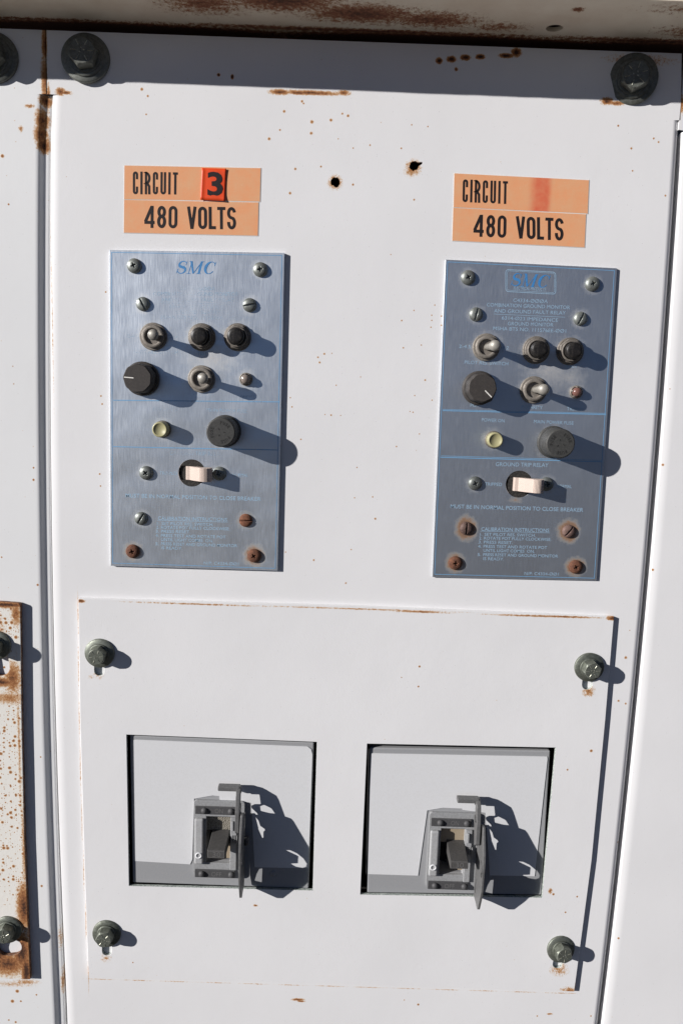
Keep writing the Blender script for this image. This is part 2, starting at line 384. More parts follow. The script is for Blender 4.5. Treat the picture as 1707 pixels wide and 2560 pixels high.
M_BEIGE = plastic('pinkish_beige_plastic', (.53,.43,.37), .5, .4, (.42,.345,.30))
M_WHITE = plastic('white_pointer_paint', (.8,.78,.72), .5)
M_GREY = plastic('grey_breaker_moulding', (.29,.295,.305), .55, .5, (.37,.365,.35))
M_PALE = plastic('pale_grey_moulding', (.38,.385,.39), .5, .8, (.24,.235,.23), bstr=.5)
M_ESC = plastic('grimy_grey_moulding', (.31,.315,.32), .55, .8, (.17,.168,.165), bstr=.5)
M_BAR = plastic('dark_grey_label_bar', (.06,.06,.063), .6, .5, (.13,.125,.12))
M_HANDLE = plastic('dusty_dark_handle', (.06,.058,.056), .62, .6, (.13,.123,.115), bstr=.5)
M_ARM = plastic('worn_grey_steel_arm', (.10,.10,.10), .5, .6, (.20,.195,.19), spec=.6)
M_TXG = plastic('raised_grey_letters', (.15,.147,.145), .5)
M_CARD = plastic('matt_white_card', (.65,.655,.665), .6, .6, (.58,.58,.575), spec=.2, bstr=.08)
M_DARK = plastic('unlit_cavity_black', (.02,.018,.017), .8)  # near-black colour standing in for the shade inside gaps and recesses
M_INK = plastic('black_sticker_ink', (.018,.013,.013), .45, .1, (.05,.03,.03))
M_REDST = plastic('red_orange_sticker', (.72,.065,.012), .45, .25, (.62,.09,.025))
M_CARDW = plastic('white_sticker_edge', (.72,.66,.60), .5)
def lens_mat(name, col):
    t = NT(name); t.set(Base_Color=col, Roughness=.2); t.b.inputs['Transmission Weight'].default_value = .35; return t.mat
M_LENS = lens_mat('smoky_clear_lens', (.36,.30,.26)); M_LENSR = lens_mat('smoky_red_lens', (.26,.13,.105))
def mesh_mat():
    t = NT('woven_barrier'); d, a, b = t.voro(1.5); t.set(Base_Color=t.mix(t.mr(d, .1, .5), (.42,.39,.33), (.12,.105,.08)), Roughness=.8); t.bump(d, .8, .0005); return t.mat
M_MESH = mesh_mat()
M_BARRIER = plastic('tan_fibre_barrier', (.30,.24,.165), .8, .3)
def sticker(name, band=None):
    t = NT(name)
    sx = t.n('ShaderNodeSeparateXYZ'); t.l(t.pos(), sx.inputs[0])
    g1 = t.math('ABSOLUTE', t.math('SINE', t.math('MULTIPLY', sx.outputs[0], 3.6))); g2 = t.math('ABSOLUTE', t.math('SINE', t.math('MULTIPLY', sx.outputs[2], 3.6)))
    grid = t.math('MULTIPLY', g1, g2)
    n = t.noise(.12, 5, .7); n2 = t.noise(1.5, 3, .7)
    c = t.mix(t.mr(n, .35, .7), (.74,.325,.155), (.69,.375,.20))
    c = t.mix(t.math('MULTIPLY', grid, .16), c, (.80,.47,.28))
    c = t.mix(t.mr(n2, .62, .8, 0, .5), c, (.82,.6,.42))
    if band:
        x0, x1 = band
        m = t.math('MULTIPLY', t.mr(sx.outputs[0], x0-1.5, x0+5.5, 0, 1, True), t.mr(sx.outputs[0], x1-2.5, x1+2.0, 1, 0, True))
        m = t.math('MULTIPLY', m, t.mr(t.noise(.15, 3, .6), .3, .7, .55, .9))
        c = t.mix(m, c, (.62,.11,.055))
    t.set(Base_Color=c, Roughness=.48); t.b.inputs['Specular IOR Level'].default_value = .3; t.bump(n, .1, .0004); return t.mat
def nameplate_mat(name, base, dust, rust, rough, warp):
    t = NT(name); N = t.noise
    br = N(1.0, 4, .7, stretch=(.10, .1, 3.0)); br2 = N(.9, 3, .7, stretch=(3.0, .1, .12)); cl = N(.035, 4, .6)
    c = t.mix(t.mr(br, .3, .7, 0, .17), base, tuple(x*.87 for x in base)); c = t.mix(t.mr(cl, .4, .7, 0, .5), c, tuple(x*1.12 for x in base))
    du = t.ell(dust); du = t.math('ADD', du, t.math('MULTIPLY_ADD', N(.3, 5, .7), .9, -.5)); duf = t.mr(du, 0, .8, 0, .55)
    c = t.mix(duf, c, (.44,.40,.35))
    ru = t.ell(rust); ru = t.math('ADD', ru, t.math('MULTIPLY_ADD', N(.35, 5, .7), .8, -.42)); ruf = t.mr(ru, 0, .45, 0, .85)
    c = t.mix(ruf, c, t.ramp(ru, [(0, (.36,.30,.16)), (.35, (.27,.13,.035)), (.8, (.12,.045,.018))]))
    scr = t.mr(N(3, 2, .5, stretch=(1, 1, .15)), .70, .8, 0, .3); c = t.mix(scr, c, tuple(min(1, x*1.5) for x in base))
    nm = t.math('SUBTRACT', .86, t.math('MULTIPLY', t.math('MAXIMUM', duf, ruf), .9)); nm = t.math('MAXIMUM', nm, 0.0)
    t.set(Base_Color=c, Roughness=t.math('ADD', t.mr(br2, .3, .7, rough-.05, rough+.07), t.math('MULTIPLY', duf, .2)), Metallic=nm)
    t.b.inputs['Anisotropic'].default_value = .35
    h = t.math('ADD', t.math('MULTIPLY', br, .018), t.math('MULTIPLY', N(.022, 2, .5), warp)); t.bump(h, .5, .0006); return t.mat
def ink_mat(name, col, worn, x=0.0, zt=None):
    """printed ink; worn = share rubbed away, leaving bare plate"""
    t = NT(name); t.set(Base_Color=col, Roughness=.5, Metallic=.2)
    n = t.noise(1.4, 3, .8); k = t.noise(.06, 2, .5)
    v = t.math('ADD', n, t.math('MULTIPLY_ADD', k, .5, -.25))
    al = t.mr(v, worn-.03, worn+.03, 0, 1)
    if zt is not None:
        # above zt (mm) the print is rubbed much harder
        sx = t.n('ShaderNodeSeparateXYZ'); t.l(t.pos(), sx.inputs[0])
        hard = t.mr(v, .50, .56, 0, .9); m = t.mr(sx.outputs[2], zt-6, zt+6, 0, 1)
        al = t.math('ADD', t.math('MULTIPLY', al, t.math('SUBTRACT', 1.0, m)), t.math('MULTIPLY', hard, m))
    t.set(Alpha=al); return t.mat

# ------------------------------------------------------------------ lettering
_fc = {}
def glyph_mesh(s, bold=0.0, shear=0.0):
    k = (s, bold, shear)
    if k in _fc: return _fc[k]
    cu = bpy.data.curves.new('tmp', 'FONT'); cu.body = s; cu.size = 1; cu.offset = bold; cu.resolution_u = 3; cu.shear = shear
    o = bpy.data.objects.new('tmp', cu); COL.objects.link(o); bpy.context.view_layer.update()
    me = bpy.data.meshes.new_from_object(o.evaluated_get(bpy.context.evaluated_depsgraph_get()))
    vs = [(v.co.x, v.co.y) for v in me.vertices]; fs = [tuple(p.vertices) for p in me.polygons]
    bpy.data.objects.remove(o); bpy.data.curves.remove(cu); bpy.data.meshes.remove(me)
    _fc[k] = (vs, fs); return _fc[k]
CAP = max(v[1] for v in glyph_mesh('H')[0])
def tline(mb, s, a, b, hgt, h, m=0, bold=0.0, shear=0.0, f=None):
    """text from baseline point a to baseline point b, cap height hgt (mm)"""
    vs, fs = glyph_mesh(s, bold, shear)
    x0 = min(v[0] for v in vs); x1 = max(v[0] for v in vs)
    a = Vector(a); b = Vector(b); u = (b-a)/(x1-x0); n = Vector((-(b-a).y, (b-a).x)).normalized()*hgt/CAP
    out = []
    for x, y in vs:
        p = a+u*(x-x0)+n*y
        out.append((p.x, p.y, h))
    mb.add(out, fs, m)
def arc(cx, cy, rx, ry, a0, a1, n=10):
    return [(cx+rx*math.cos(math.radians(a0+(a1-a0)*i/n)), cy+ry*math.sin(math.radians(a0+(a1-a0)*i/n))) for i in range(n+1)]
def gothic(ch, w, H, t):
    """skeleton strokes of a condensed sans capital in a w x H box, stroke t"""
    a, b = t/2, w-t/2; c, d = t/2, H-t/2; m = w/2; r = (b-a)/2; ry = r*1.15
    top = lambda a0, a1: arc(m, d-ry, r, ry, a0, a1); bot = lambda a0, a1: arc(m, c+ry, r, ry, a0, a1)
    if ch == 'I': return [([(m, 0), (m, H)], 0)]
    if ch == 'L': return [([(a, 0), (a, H)], 0), ([(a, c), (w, c)], 0)]
    if ch == 'T': return [([(m, 0), (m, H-.01)], 0), ([(0, d), (w, d)], 0)]
    if ch == 'V': return [([(a*.9, H), (m-.02, 0)], 0), ([(w-a*.9, H), (m+.02, 0)], 0)]
    if ch == 'U': return [([(a, H)]+[(a, c+ry)]+bot(180, 360)+[(b, H)], 0)]
    if ch in '0O': return [(top(0, 180)+bot(180, 360), 1)]
    if ch == 'C': return [([(b, H*.66)]+top(0, 180)+bot(180, 360)+[(b, H*.34)], 0)]
    if ch == 'R':
        q = H*.48; rr = (d-q)/2
        return [([(a, 0), (a, H)], 0), ([(a, d)]+arc(b-rr*.7, q+rr, rr*.7, rr, 90, -90)+[(a, q)], 0), ([(m-.05*w, q), (b-.1*t, H*.36), (b, 0)], 0)]
    if ch == '8':
        q = H*.53; r1 = (d-q)/2; r2 = (q-c)/2
        return [(arc(m, d-r1, r*.93, r1, 0, 360, 22)[:-1], 1), (arc(m, c+r2, r, r2, 0, 360, 22)[:-1], 1)]
    if ch == 'S':
        q = H*.52; r1 = (d-q)/2; r2 = (q-c)/2
        return [(arc(m, d-r1, r, r1, 10, 250, 16)+arc(m, c+r2, r, r2, 62, -190, 16), 0)]
    if ch == '4': return [([(b-t*.35, 0), (b-t*.35, H)], 0), ([(b-t*.5, H-t*.3), (a*.7, H*.29)], 0), ([(0, H*.25), (w, H*.25)], 0)]
def goth(mb, word, quad, tmm, widths, gap, h, m=0):
    """word set in condensed capitals inside quad TL, TR, BR, BL"""
    TL, TR, BR, BL = [Vector(p) for p in quad]
    W = ((TR-TL).length+(BR-BL).length)/2; Hh = ((BL-TL).length+(BR-TR).length)/2
    tot = sum(widths)+gap*(len(word)-1); k = W/tot; x = 0
    for ch, wd in zip(word, widths):
        for pts, cl in gothic(ch, wd*k, Hh, tmm):
            q = []
            for px, py in pts:
                u = (x+px)/W; v = 1-py/Hh
                q.append(tuple(TL.lerp(TR, u).lerp(BL.lerp(BR, u), v)))
            mb.stroke(q, tmm, h, m, closed=bool(cl))
        x += (wd+gap)*k
def smc(mb, quad, h, m=0):
    """slanted serif capitals S M C"""
    TL, TR, BR, BL = [Vector(p) for p in quad]
    def mp(x, y):                       # x 0..3.1, y 0..1, slant added
        u = (x+.28*y)/3.30; v = 1-y
        return tuple(TL.lerp(TR, u).lerp(BL.lerp(BR, u), v))
    sc = (TR-TL).length/3.30
    def st(pts, ws): mb.stroke([mp(*p) for p in pts], [q*sc for q in ws], h, m)
    s1 = arc(.40, .745, .27, .225, 25, 235, 16); s2 = arc(.42, .27, .30, .24, 62, -160, 16)
    ws = []
    pts = s1+s2
    for i in range(len(pts)):
        u = i/(len(pts)-1); ws.append(.06+.15*math.exp(-((u-.5)/.20)**2))
    st(pts, ws); st([(.69, .98), (.655, .66)], [.03, .05]); st([(.06, .02), (.11, .36)], [.03, .05])
    # M
    st([(1.05, .02), (1.05, .97)], [.05, .05]); st([(1.02, .98), (1.42, .04)], [.17, .13]); st([(1.42, .02), (1.86, .97)], [.05, .05]); st([(1.86, .02), (1.86, .98)], [.17, .17])
    for x0, x1, y in ((.88, 1.22, .02), (1.68, 2.04, .02), (.86, 1.12, .975), (1.78, 2.04, .975)): st([(x0, y), (x1, y)], [.04, .04])
    # C
    pts = arc(2.66, .5, .37, .47, 38, 325, 26); st(pts, [.05+.16*max(0, -math.cos(math.radians(38+287*i/26)))**1.2 for i in range(27)])
    st([(2.99, .98), (2.965, .66)], [.03, .06])

# ------------------------------------------------------------------ setting: ground, cabinet frame
g = MB(); g.add([(-60000, -1300, -2000), (60000, -1300, -2000), (60000, -1300, 60000), (-60000, -1300, 60000)], [(0, 1, 2, 3)])
tg = NT('dry_gravel_dirt'); ng = tg.noise(.02, 8, .7); tg.set(Base_Color=tg.mix(ng, (.10,.085,.07), (.05,.043,.036)), Roughness=.95)
go = g.build('ground', tg.mat); tag(go, kind='structure')

def interp(pts, z):
    pts = sorted(pts, key=lambda p: -p[1])
    if z >= pts[0][1]: a, b = pts[0], pts[1]
    elif z <= pts[-1][1]: a, b = pts[-2], pts[-1]
    else:
        for a, b in zip(pts, pts[1:]):
            if a[1] >= z >= b[1]: break
    return a[0]+(b[0]-a[0])*(z-a[1])/(b[1]-a[1])
def smooth_edge(px, zs):
    """edge line through measured points, fitted by a parabola so that it bows evenly"""
    pts = [P(*p) for p in px]
    # least squares quadratic
    n = len(pts); zc_ = sum(p[1] for p in pts)/n
    A = [[sum(((p[1]-zc_)/300)**(i+j) for p in pts) for j in range(3)] for i in range(3)]
    B = [sum(p[0]*((p[1]-zc_)/300)**i for p in pts) for i in range(3)]
    Mx = Matrix(A); sol = Mx.inverted() @ Vector(B)
    return [(sum(sol[i]*((max(z, pts[-1][1]-30)-zc_)/300)**i for i in range(3)), z) for z in zs]
ZTOP = [P(0, 71), P(860, 96), P(1707, 134)]
def ztop(x):
    a, b, c = ZTOP
    return a[1]+(c[1]-a[1])*(x-a[0])/(c[0]-a[0])
ZB = P(853, 2560)[1]-90
zs = [P(853, y)[1] for y in range(140, 2561, 120)]+[ZB]
R = 4.6; DEPTH = 26
GENTLE = [(6.2-5.2*i/8, -.62*(i/8)**2) for i in range(9)]+[(1.0-1.0*math.sin(PI/2*i/5), -.62-1.0*(1-math.cos(PI/2*i/5))) for i in range(1, 6)]+[(0, -DEPTH)]
LIPPED = [(4.6, 0), (3.9, -.03), (3.2, -.12), (2.5, -.32), (1.8, -.78), (1.2, -1.34), (.6, -1.86), (0, -2.16), (-.6, -2.28), (-2.4, -2.34), (-3.3, -2.42), (-3.7, -2.7), (-3.85, -3.4), (-3.85, -DEPTH)]
def profile_sweep(mb, edge, sgn, prof, m=0):
    K = len(prof); vs = [(x-sgn*dx, z, q) for x, z in edge for dx, q in prof]
    mb.add(vs, [(i*K+k, i*K+k+1, (i+1)*K+k+1, (i+1)*K+k) for i in range(len(edge)-1) for k in range(K-1)], m, True)
def side_sweep(mb, edge, sgn, m=0, R=R):
    """rounded vertical fold along edge; sgn +1 = right hand side of a panel"""
    n = 9; vs = []; K = n+2
    for x, z in edge:
        for k in range(n+1):
            a = PI/2*k/n; vs.append((x-sgn*R+sgn*R*math.sin(a), z, -R+R*math.cos(a)))
        vs.append((x, z, -DEPTH))
    fs = []
    for i in range(len(edge)-1):
        for k in range(K-1): fs.append((i*K+k, i*K+k+1, (i+1)*K+k+1, (i+1)*K+k))
    mb.add(vs, fs, m, True)
Ledge = smooth_edge([(127,300),(131,1480),(139,1800),(154.6,2200),(168,2560)], zs)
Redge = smooth_edge([(1700,306),(1657,900),(1614,1480),(1582,1800),(1538,2200),(1497,2560)], zs)
LPedge = smooth_edge([(108,300),(112,1480),(119,1800),(134,2200),(147,2560)], zs)
def ragged(cx, cy, r, seed, n=18):
    rnd = random.Random(seed); return [(cx+r*(.8+.4*rnd.random())*math.cos(2*PI*i/n), cy+r*(.8+.4*rnd.random())*math.sin(2*PI*i/n)) for i in range(n)]
# centre door
d = MB()
lf = [p for p in Ledge if p[1] < P(853, 232)[1]]; rf_ = [p for p in Redge if p[1] < P(853, 290)[1]]
zl0 = P(127, 238)[1]; zr0 = P(1700, 303)[1]
lf = [(Ledge[0][0]+.0, zl0)]+[p for p in lf if p[1] < zl0-8]; rf_ = [(P(1700, 303)[0], zr0)]+[p for p in rf_ if p[1] < zr0-8]
xt0 = P(116, 80)[0]; xt1 = P(1703, 134)[0]
xt0b = P(118.5, 232)[0]; xt1b = P(1700, 296)[0]
inner_l = [(x+6.2, z) for x, z in lf]; inner_r = [(x-R, z) for x, z in rf_]
outer = [(xt0, ztop(xt0))]+[(x, ztop(x)) for x in (-100, 0, 100)]+[(xt1, ztop(xt1)), (xt1b, zr0+.6)]+[(inner_r[0][0], zr0+.3)]+inner_r[1:]+inner_l[::-1][:-1]+[(inner_l[0][0], zl0+.3), (xt0b, zl0+.6)]
q0 = P(300, 1822); q1 = P(810, 1822); q2 = P(1395, 2245)
c1 = P(838.5, 455); c2 = P(1034.5, 415)
holeA = [P(306, 1828), P(1392, 1850), P(1372, 2250), P(312, 2232)]
rag1 = ragged(c1[0], c1[1], 2.9, 3); rag2 = ragged(c2[0], c2[1], 2.9, 9)+[]
rag2[1] = (c2[0]+5.0, c2[1]+1.4); rag2[2] = (c2[0]+5.0, c2[1]+2.6); rag2[3] = (c2[0]+2.4, c2[1]+2.2)
d.plate(outer, [holeA, rag1, rag2], None, 0.0, 0, 1)
for lp_ in (holeA, rag1, rag2): d.walls(lp_, -2.2, 0, 1)
d.walls([outer[-1], outer[0]], -2.5, 0, 1, False); d.walls(outer[4:6], -2.5, 0, 1, False)
profile_sweep(d, [(inner_l[0][0]-6.2, zl0+.3)]+lf[1:], -1, GENTLE); side_sweep(d, [(inner_r[0][0]+R, zr0+.3)]+rf_[1:], 1)
door = d.build('door_panel', [M_DOOR, M_EDGE])
tag(door, 'white painted steel door panel behind both monitor faceplates, with two rusted bullet-like holes', 'panel')
# left panel
d = MB(); lp = [(x, z) for x, z in LPedge if z < zl0-8]; lp = [(LPedge[0][0], zl0)]+lp
il = [(x-4.6, z) for x, z in lp]; xs = P(113.5, 80)[0]
XL = P(-60, 1280)[0]-110
d.plate([(XL, ztop(XL)), (xs, ztop(xs)), (P(115.5, 232)[0], zl0+.6), (il[0][0], zl0+.3)]+il[1:]+[(XL, il[-1][1])], [], None, 0.0)
d.walls([(xs, ztop(xs)), (P(115.5, 232)[0], zl0+.6)], -2.5, 0, 0, False)
profile_sweep(d, [(il[0][0]+4.6, zl0+.3)]+lp[1:], 1, LIPPED)
lpan = d.build('door_panel', [M_LEFT]); tag(lpan, 'white steel panel along the left edge of the photo with rust in its top notch', 'panel')
# right panel
d = MB()
gapw = 2.6
re = [(x+gapw, z) for x, z in Redge if z < zr0-14]; re = [(Redge[0][0]+gapw+.5, zr0-6)]+re
ir = [(x+6.2, z) for x, z in re]; XR = 330
d.plate([(xt1+2.2, ztop(xt1)), (XR, ztop(XR)), (XR, ir[-1][1])]+ir[::-1]+[(xt1+2.2, zr0-5)], [], None, 0)
d.walls([(xt1+2.2, ztop(xt1)), (xt1+2.2, zr0-5)], -2.5, 0, 0, False)
profile_sweep(d, re, -1, GENTLE)
rpan = d.build('door_panel', [M_RIGHT]); tag(rpan, 'clean bright white panel beyond the narrow dark gap on the right', 'panel')
# frame behind the doors
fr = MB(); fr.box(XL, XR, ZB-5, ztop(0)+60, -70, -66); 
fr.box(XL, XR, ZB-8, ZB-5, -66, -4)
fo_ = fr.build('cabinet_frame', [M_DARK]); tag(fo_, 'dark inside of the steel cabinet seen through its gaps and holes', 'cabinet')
fr = MB(); fr.box(P(80, 1280)[0], P(175, 1280)[0], ZB-4, ztop(0)-3, -31, -27); fr.box(P(1560, 1280)[0]-25, P(1710, 1280)[0]+14, ZB-4, ztop(0)-3, -31, -27); 
fr.build('mullion', [M_LEFT], fo_)
# hood
zh0 = P(0, 50)[1]; zh1 = P(1707, 112)[1]; xh0 = P(0, 50)[0]; xh1 = P(1707, 112)[0]
def zhood(x): return zh0+(zh1-zh0)*(x-xh0)/(xh1-xh0)
HH = 50.9
h = MB()
hole = P(1385, 70, 30)
n = 24; tilt = math.atan2(zh1-zh0, xh1-xh0)
# underside sheet, with a drilled hole, built flat and then laid at the slope of the hood
hx, hh = P(1385, 70, 29)[0], 29
best = min(range(10, 54), key=lambda q: abs(P(1385, 70, q)[1]-zhood(P(1385, 70, q)[0]))); hh = best; hx = P(1385, 70, best)[0]
rad = [(hx+4.9*math.cos(2*PI*i/n), hh+4.3*math.sin(2*PI*i/n)) for i in range(n)]
tmp = MB(); X0, X1 = XL, XR
rnd = random.Random(5)
front = [(X1+(X0-X1)*i/70, HH+.6*(X1+(X0-X1)*i/70)/220+rnd.uniform(-.22, .22)) for i in range(71)]
tmp.plate([(X0, -20), (X1, -20)]+front, [rad], 0, 2.5)
h.v = [(x, zhood(x)+t, q) for x, q, t in tmp.v]; h.f = tmp.f; h.m = tmp.m; h.sm = tmp.sm
# front lip, standing on the sheet
lip = []
for i in range(70):
    xa, ya = front[i]; xb, yb = front[i+1]
    h.hexa([(xa, zhood(xa)+1.2, ya-.4), (xb, zhood(xb)+1.2, yb-.4), (xb, zhood(xb)+1.2, HH-4), (xa, zhood(xa)+1.2, HH-4),
            (xa, zhood(xa)+46, HH-2.2), (xb, zhood(xb)+46, HH-2.2), (xb, zhood(xb)+46, HH-4), (xa, zhood(xa)+46, HH-4)], 1)
h.hexa([(X0, zhood(X0)+46, -40), (X1, zhood(X1)+46, -40), (X1, zhood(X1)+46, HH-2), (X0, zhood(X0)+46, HH-2),
        (X0, zhood(X0)+48, -40), (X1, zhood(X1)+48, -40), (X1, zhood(X1)+48, HH-2), (X0, zhood(X0)+48, HH-2)], 1)
h.box(hx-9, hx+9, zhood(hx)+3.0, zhood(hx)+12, hh-9, hh+9, 2)  # dark box added above the drilled hole so its inside looks shaded
h.box(X0, X1, zhood(0)-1, zhood(0)+40, -45, -41, 2)
ho = h.build('rain_hood', [M_HOOD, M_RIGHT, M_DARK]); tag(ho, 'overhanging white steel hood with a rusty underside and one drilled hole, across the top', 'hood')

# ------------------------------------------------------------------ fasteners
def make_bolt(scale, wr, hr, wh, hh, mat, name='bolt', marks=6, washers=1):
    o = MB(); s = scale
    o.lathe([(hr*.98, wh), (hr*1.08, wh), (hr*1.08, wh+1.0*s), (hr*.9, wh+1.05*s)], n=36)
    hx_ = [(hr*1.0, wh+1.0*s), (hr*1.0, wh+hh-.6*s)]
    n = 6
    vs = [(hr*math.cos(PI/3*i+.5), hr*math.sin(PI/3*i+.5), q) for q in (wh+1.0*s, wh+hh-.7*s) for i in range(6)]
    o.add(vs, [(i, (i+1) % 6, 6+(i+1) % 6, 6+i) for i in range(6)])
    # chamfered top: hexagon corners fall away to a circle
    m = 36; top = []
    ring = []
    for i in range(m):
        a = 2*PI*i/m+.5; k = math.cos(PI/6)/math.cos((a-.5) % (PI/3)-PI/6)
        ring.append((hr*k*math.cos(a), hr*k*math.sin(a), wh+hh-.7*s-max(0, k-.866)*3.2*s))
    t2 = [(hr*.83*math.cos(2*PI*i/m+.5), hr*.83*math.sin(2*PI*i/m+.5), wh+hh) for i in range(m)]
    low = [(x, y, wh+1.0*s) for x, y, q in ring]
    o.v = o.v[:-12]; o.f = o.f[:-6]; o.m = o.m[:-6]; o.sm = o.sm[:-6]
    o.add(low+ring, [(i, (i+1) % m, m+(i+1) % m, m+i) for i in range(m)])
    o.add(ring+t2, [(i, (i+1) % m, m+(i+1) % m, m+i) for i in range(m)]); o.add(t2, [tuple(range(m))])
    for k in range(marks):
        a = 2*PI*k/marks+.3; c, sn = math.cos(a), math.sin(a); a0, a1, b = hr*.38, hr*.74, .19*s
        o.hexa([(a0*c+b*sn, a0*sn-b*c, wh+hh-.1), (a1*c+b*sn, a1*sn-b*c, wh+hh-.1), (a1*c-b*sn, a1*sn+b*c, wh+hh-.1), (a0*c-b*sn, a0*sn+b*c, wh+hh-.1),
                (a0*c+b*.5*sn, a0*sn-b*.5*c, wh+hh+.28*s), (a1*c+b*.5*sn, a1*sn-b*.5*c, wh+hh+.28*s), (a1*c-b*.5*sn, a1*sn+b*.5*c, wh+hh+.28*s), (a0*c-b*.5*sn, a0*sn+b*.5*c, wh+hh+.28*s)], 1)
    for a in (0.4, 2.0, 4.2):
        c, sn = hr*.16*math.cos(a), hr*.16*math.sin(a); o.box(c-.35*s, c+.35*s, sn-.22*s, sn+.22*s, wh+hh-.1, wh+hh+.22*s, 1)
    b = o.build(name, [mat, M_MARK], bevel=.15*s, seg=1)
    ws = MB(); ws.lathe([(hr*.9, 0), (wr, 0), (wr+.1, wh*.3), (wr, wh*.72), (wr-.35*s, wh), (hr*.9, wh)], n=48)
    if washers > 1: ws.lathe([(wr*.80, wh*.9), (wr*.80, wh*1.25), (hr*1.1, wh*1.3)], n=40)
    wo = ws.build('washer', [mat]); wo.parent = b
    return b
def place(tree, xy, hgt, parent, rot=0, first=set()):
    k = tree.name
    if k not in first:
        first.add(k); tree.location = (xy[0]*MM, -hgt*MM, xy[1]*MM); tree.rotation_euler = (0, rot, 0); attach(tree, parent); return tree
    return instance(tree, xy[0], xy[1], hgt, parent, rot)
def tilted(o, rx, rz): o.rotation_euler = (o.rotation_euler[0]+rx, o.rotation_euler[1], o.rotation_euler[2]+rz); return o
bolt = make_bolt(1.0, 10.0, 6.1, 1.6, 7.2, M_BOLT)
big = make_bolt(1.4, 14.6, 8.9, 2.2, 8.2, M_BOLTD, washers=2)
tilted(place(big, P(216, 147), 0, door, .3), -.08, .03); tilted(place(big, P(1580.8, 199), 0, door, 1.1), .12, -.06); place(big, P(-12, 146), 0, lpan, .8)

# ------------------------------------------------------------------ cover plates
def slot(a, b, r, n=10):
    a = Vector(a); b = Vector(b); ang = math.atan2((b-a).y, (b-a).x)
    return [(b.x+r*math.cos(ang-PI/2+PI*i/n), b.y+r*math.sin(ang-PI/2+PI*i/n)) for i in range(n+1)]+[(a.x+r*math.cos(ang+PI/2+PI*i/n), a.y+r*math.sin(ang+PI/2+PI*i/n)) for i in range(n+1)]
CH = 2.5
cquad = [P(197,1496,CH), P(870,1514,CH), P(1533.6,1542,CH), P(1512,1800,CH), P(1478,2150,CH), P(1434.5,2479,CH), P(830,2459,CH), P(222.4,2443.8,CH), P(213.5,2200,CH), P(201.5,1800,CH)]
opA = [P(316.6,1836.6,CH), P(792,1855,CH), P(781.5,2226,CH), P(323,2214.6,CH)]
opB = [z8(83,58,CH), z8(1503,88,CH), z8(1400,1218,CH), z8(32,1195,CH)]
bp = [((250.5,1632), (249,1677), .2), ((1471,1667), (1467,1712), 1.3), ((268,2332), (268,2378), .5), ((1400,2371), (1393,2410), .9)]
cm = MB()
cm.plate(cquad, [opA, opB]+[slot(P(*b, CH), P(*s_, CH), 3.5) for b, s_, r in bp], .15, CH, 0, 1)
cov = cm.build('cover_plate', [M_COVER, M_CUT], bevel=.14, seg=1)
tag(cov, 'large white rectangular cover plate with two square breaker openings, held by four bolts', 'cover plate')
for i, (b, s_, r) in enumerate(bp):
    tilted(place(bolt, P(*b, CH), CH, cov, r), (0, .04, -.07, -.10)[i], (0, .05, -.02, .0)[i])
LH = 3.7
rp = MB(); XLp = P(-100, 1500, LH)[0]
rp.plate([(XLp, P(0,1503,LH)[1]), P(10,1505,LH), P(48,1508,LH), P(51.5,1512,LH), P(55,1800,LH), P(62,2100,LH), P(70,2300,LH), P(76.5,2449,LH), (XLp, P(0,2446,LH)[1])],
         [slot(P(-7,1613,LH), P(2,1668,LH), 6.2, 12), slot(P(16,2370,LH), P(33,2368,LH), 6.2, 12)], .4, LH, 0, 1)
for i, f in enumerate(rp.f):
    hs = [rp.v[k][2] for k in f]
    if max(hs)-min(hs) > 1: rp.m[i] = 1
rpo = rp.build('cover_plate', [M_RUSTY, M_EDGE], bevel=.3, seg=1)
tag(rpo, 'rust-speckled white plate cut off by the left edge of the photo', 'cover plate')
place(bolt, P(-8, 1612, LH), LH, rpo, .1); tilted(place(bolt, P(21, 2322, LH), LH, rpo, .9), -.06, -.03)

# ------------------------------------------------------------------ stickers
def strip(zf, q, hgt, mat, label, words, cat='sticker', edge=True, name='warning_sticker'):
    c = [zf(*p) for p in q]; cx = sum(p[0] for p in c)/4; cy = sum(p[1] for p in c)/4
    m = MB(); m.plate(c, [], .02, hgt, 0)
    def off(p, k): v = Vector((p[0]-cx, p[1]-cy)); return (p[0]+math.copysign(k, v.x), p[1]+math.copysign(k, v.y))
    m.plate([off(p, .28) for p in c], [], .01, hgt-.06, 1)
    o = m.build(name, [mat, M_CARDW], org=(cx, cy, 0)); tag(o, label, cat, 'sticker strips above the monitor faceplates')
    t = MB()
    for wd, quad, tw, widths, gap in words: goth(t, wd, [zf(*p) for p in quad], tw, widths, gap, hgt+.05)
    t.build('lettering', [M_INK], o, org=(cx, cy, 0)); return o
ST = sticker('peach_orange_sticker'); STB = sticker('sun_faded_orange_sticker', (zr(815, 300)[0], zr(985, 300)[0]))
CW = [.92, .34, .98, .92, .98, .34, .86]; VW = [1.25, 1.2, .95, 1.1, 1.2]; NW = [1.2, 1.05, 1.05]
TW = 1.45
strip(zl, [(195,107),(1260,128),(1253,388),(193,370)], .25, ST, 'peach sticker strip reading CIRCUIT beside the red number 3, above the left faceplate',
      [('CIRCUIT', [(260,153),(612,161),(610,334),(260,332)], 1.38, CW, .42)])
strip(zl, [(193,376),(1243,397),(1237,656),(190,632)], .25, ST, 'peach sticker strip reading 480 VOLTS directly above the left faceplate',
      [('480', [(352,422),(610,424),(608,600),(350,595)], 1.85, NW, .3), ('VOLTS', [(685,428),(1066,433),(1068,608),(686,603)], 1.85, VW, .22)])
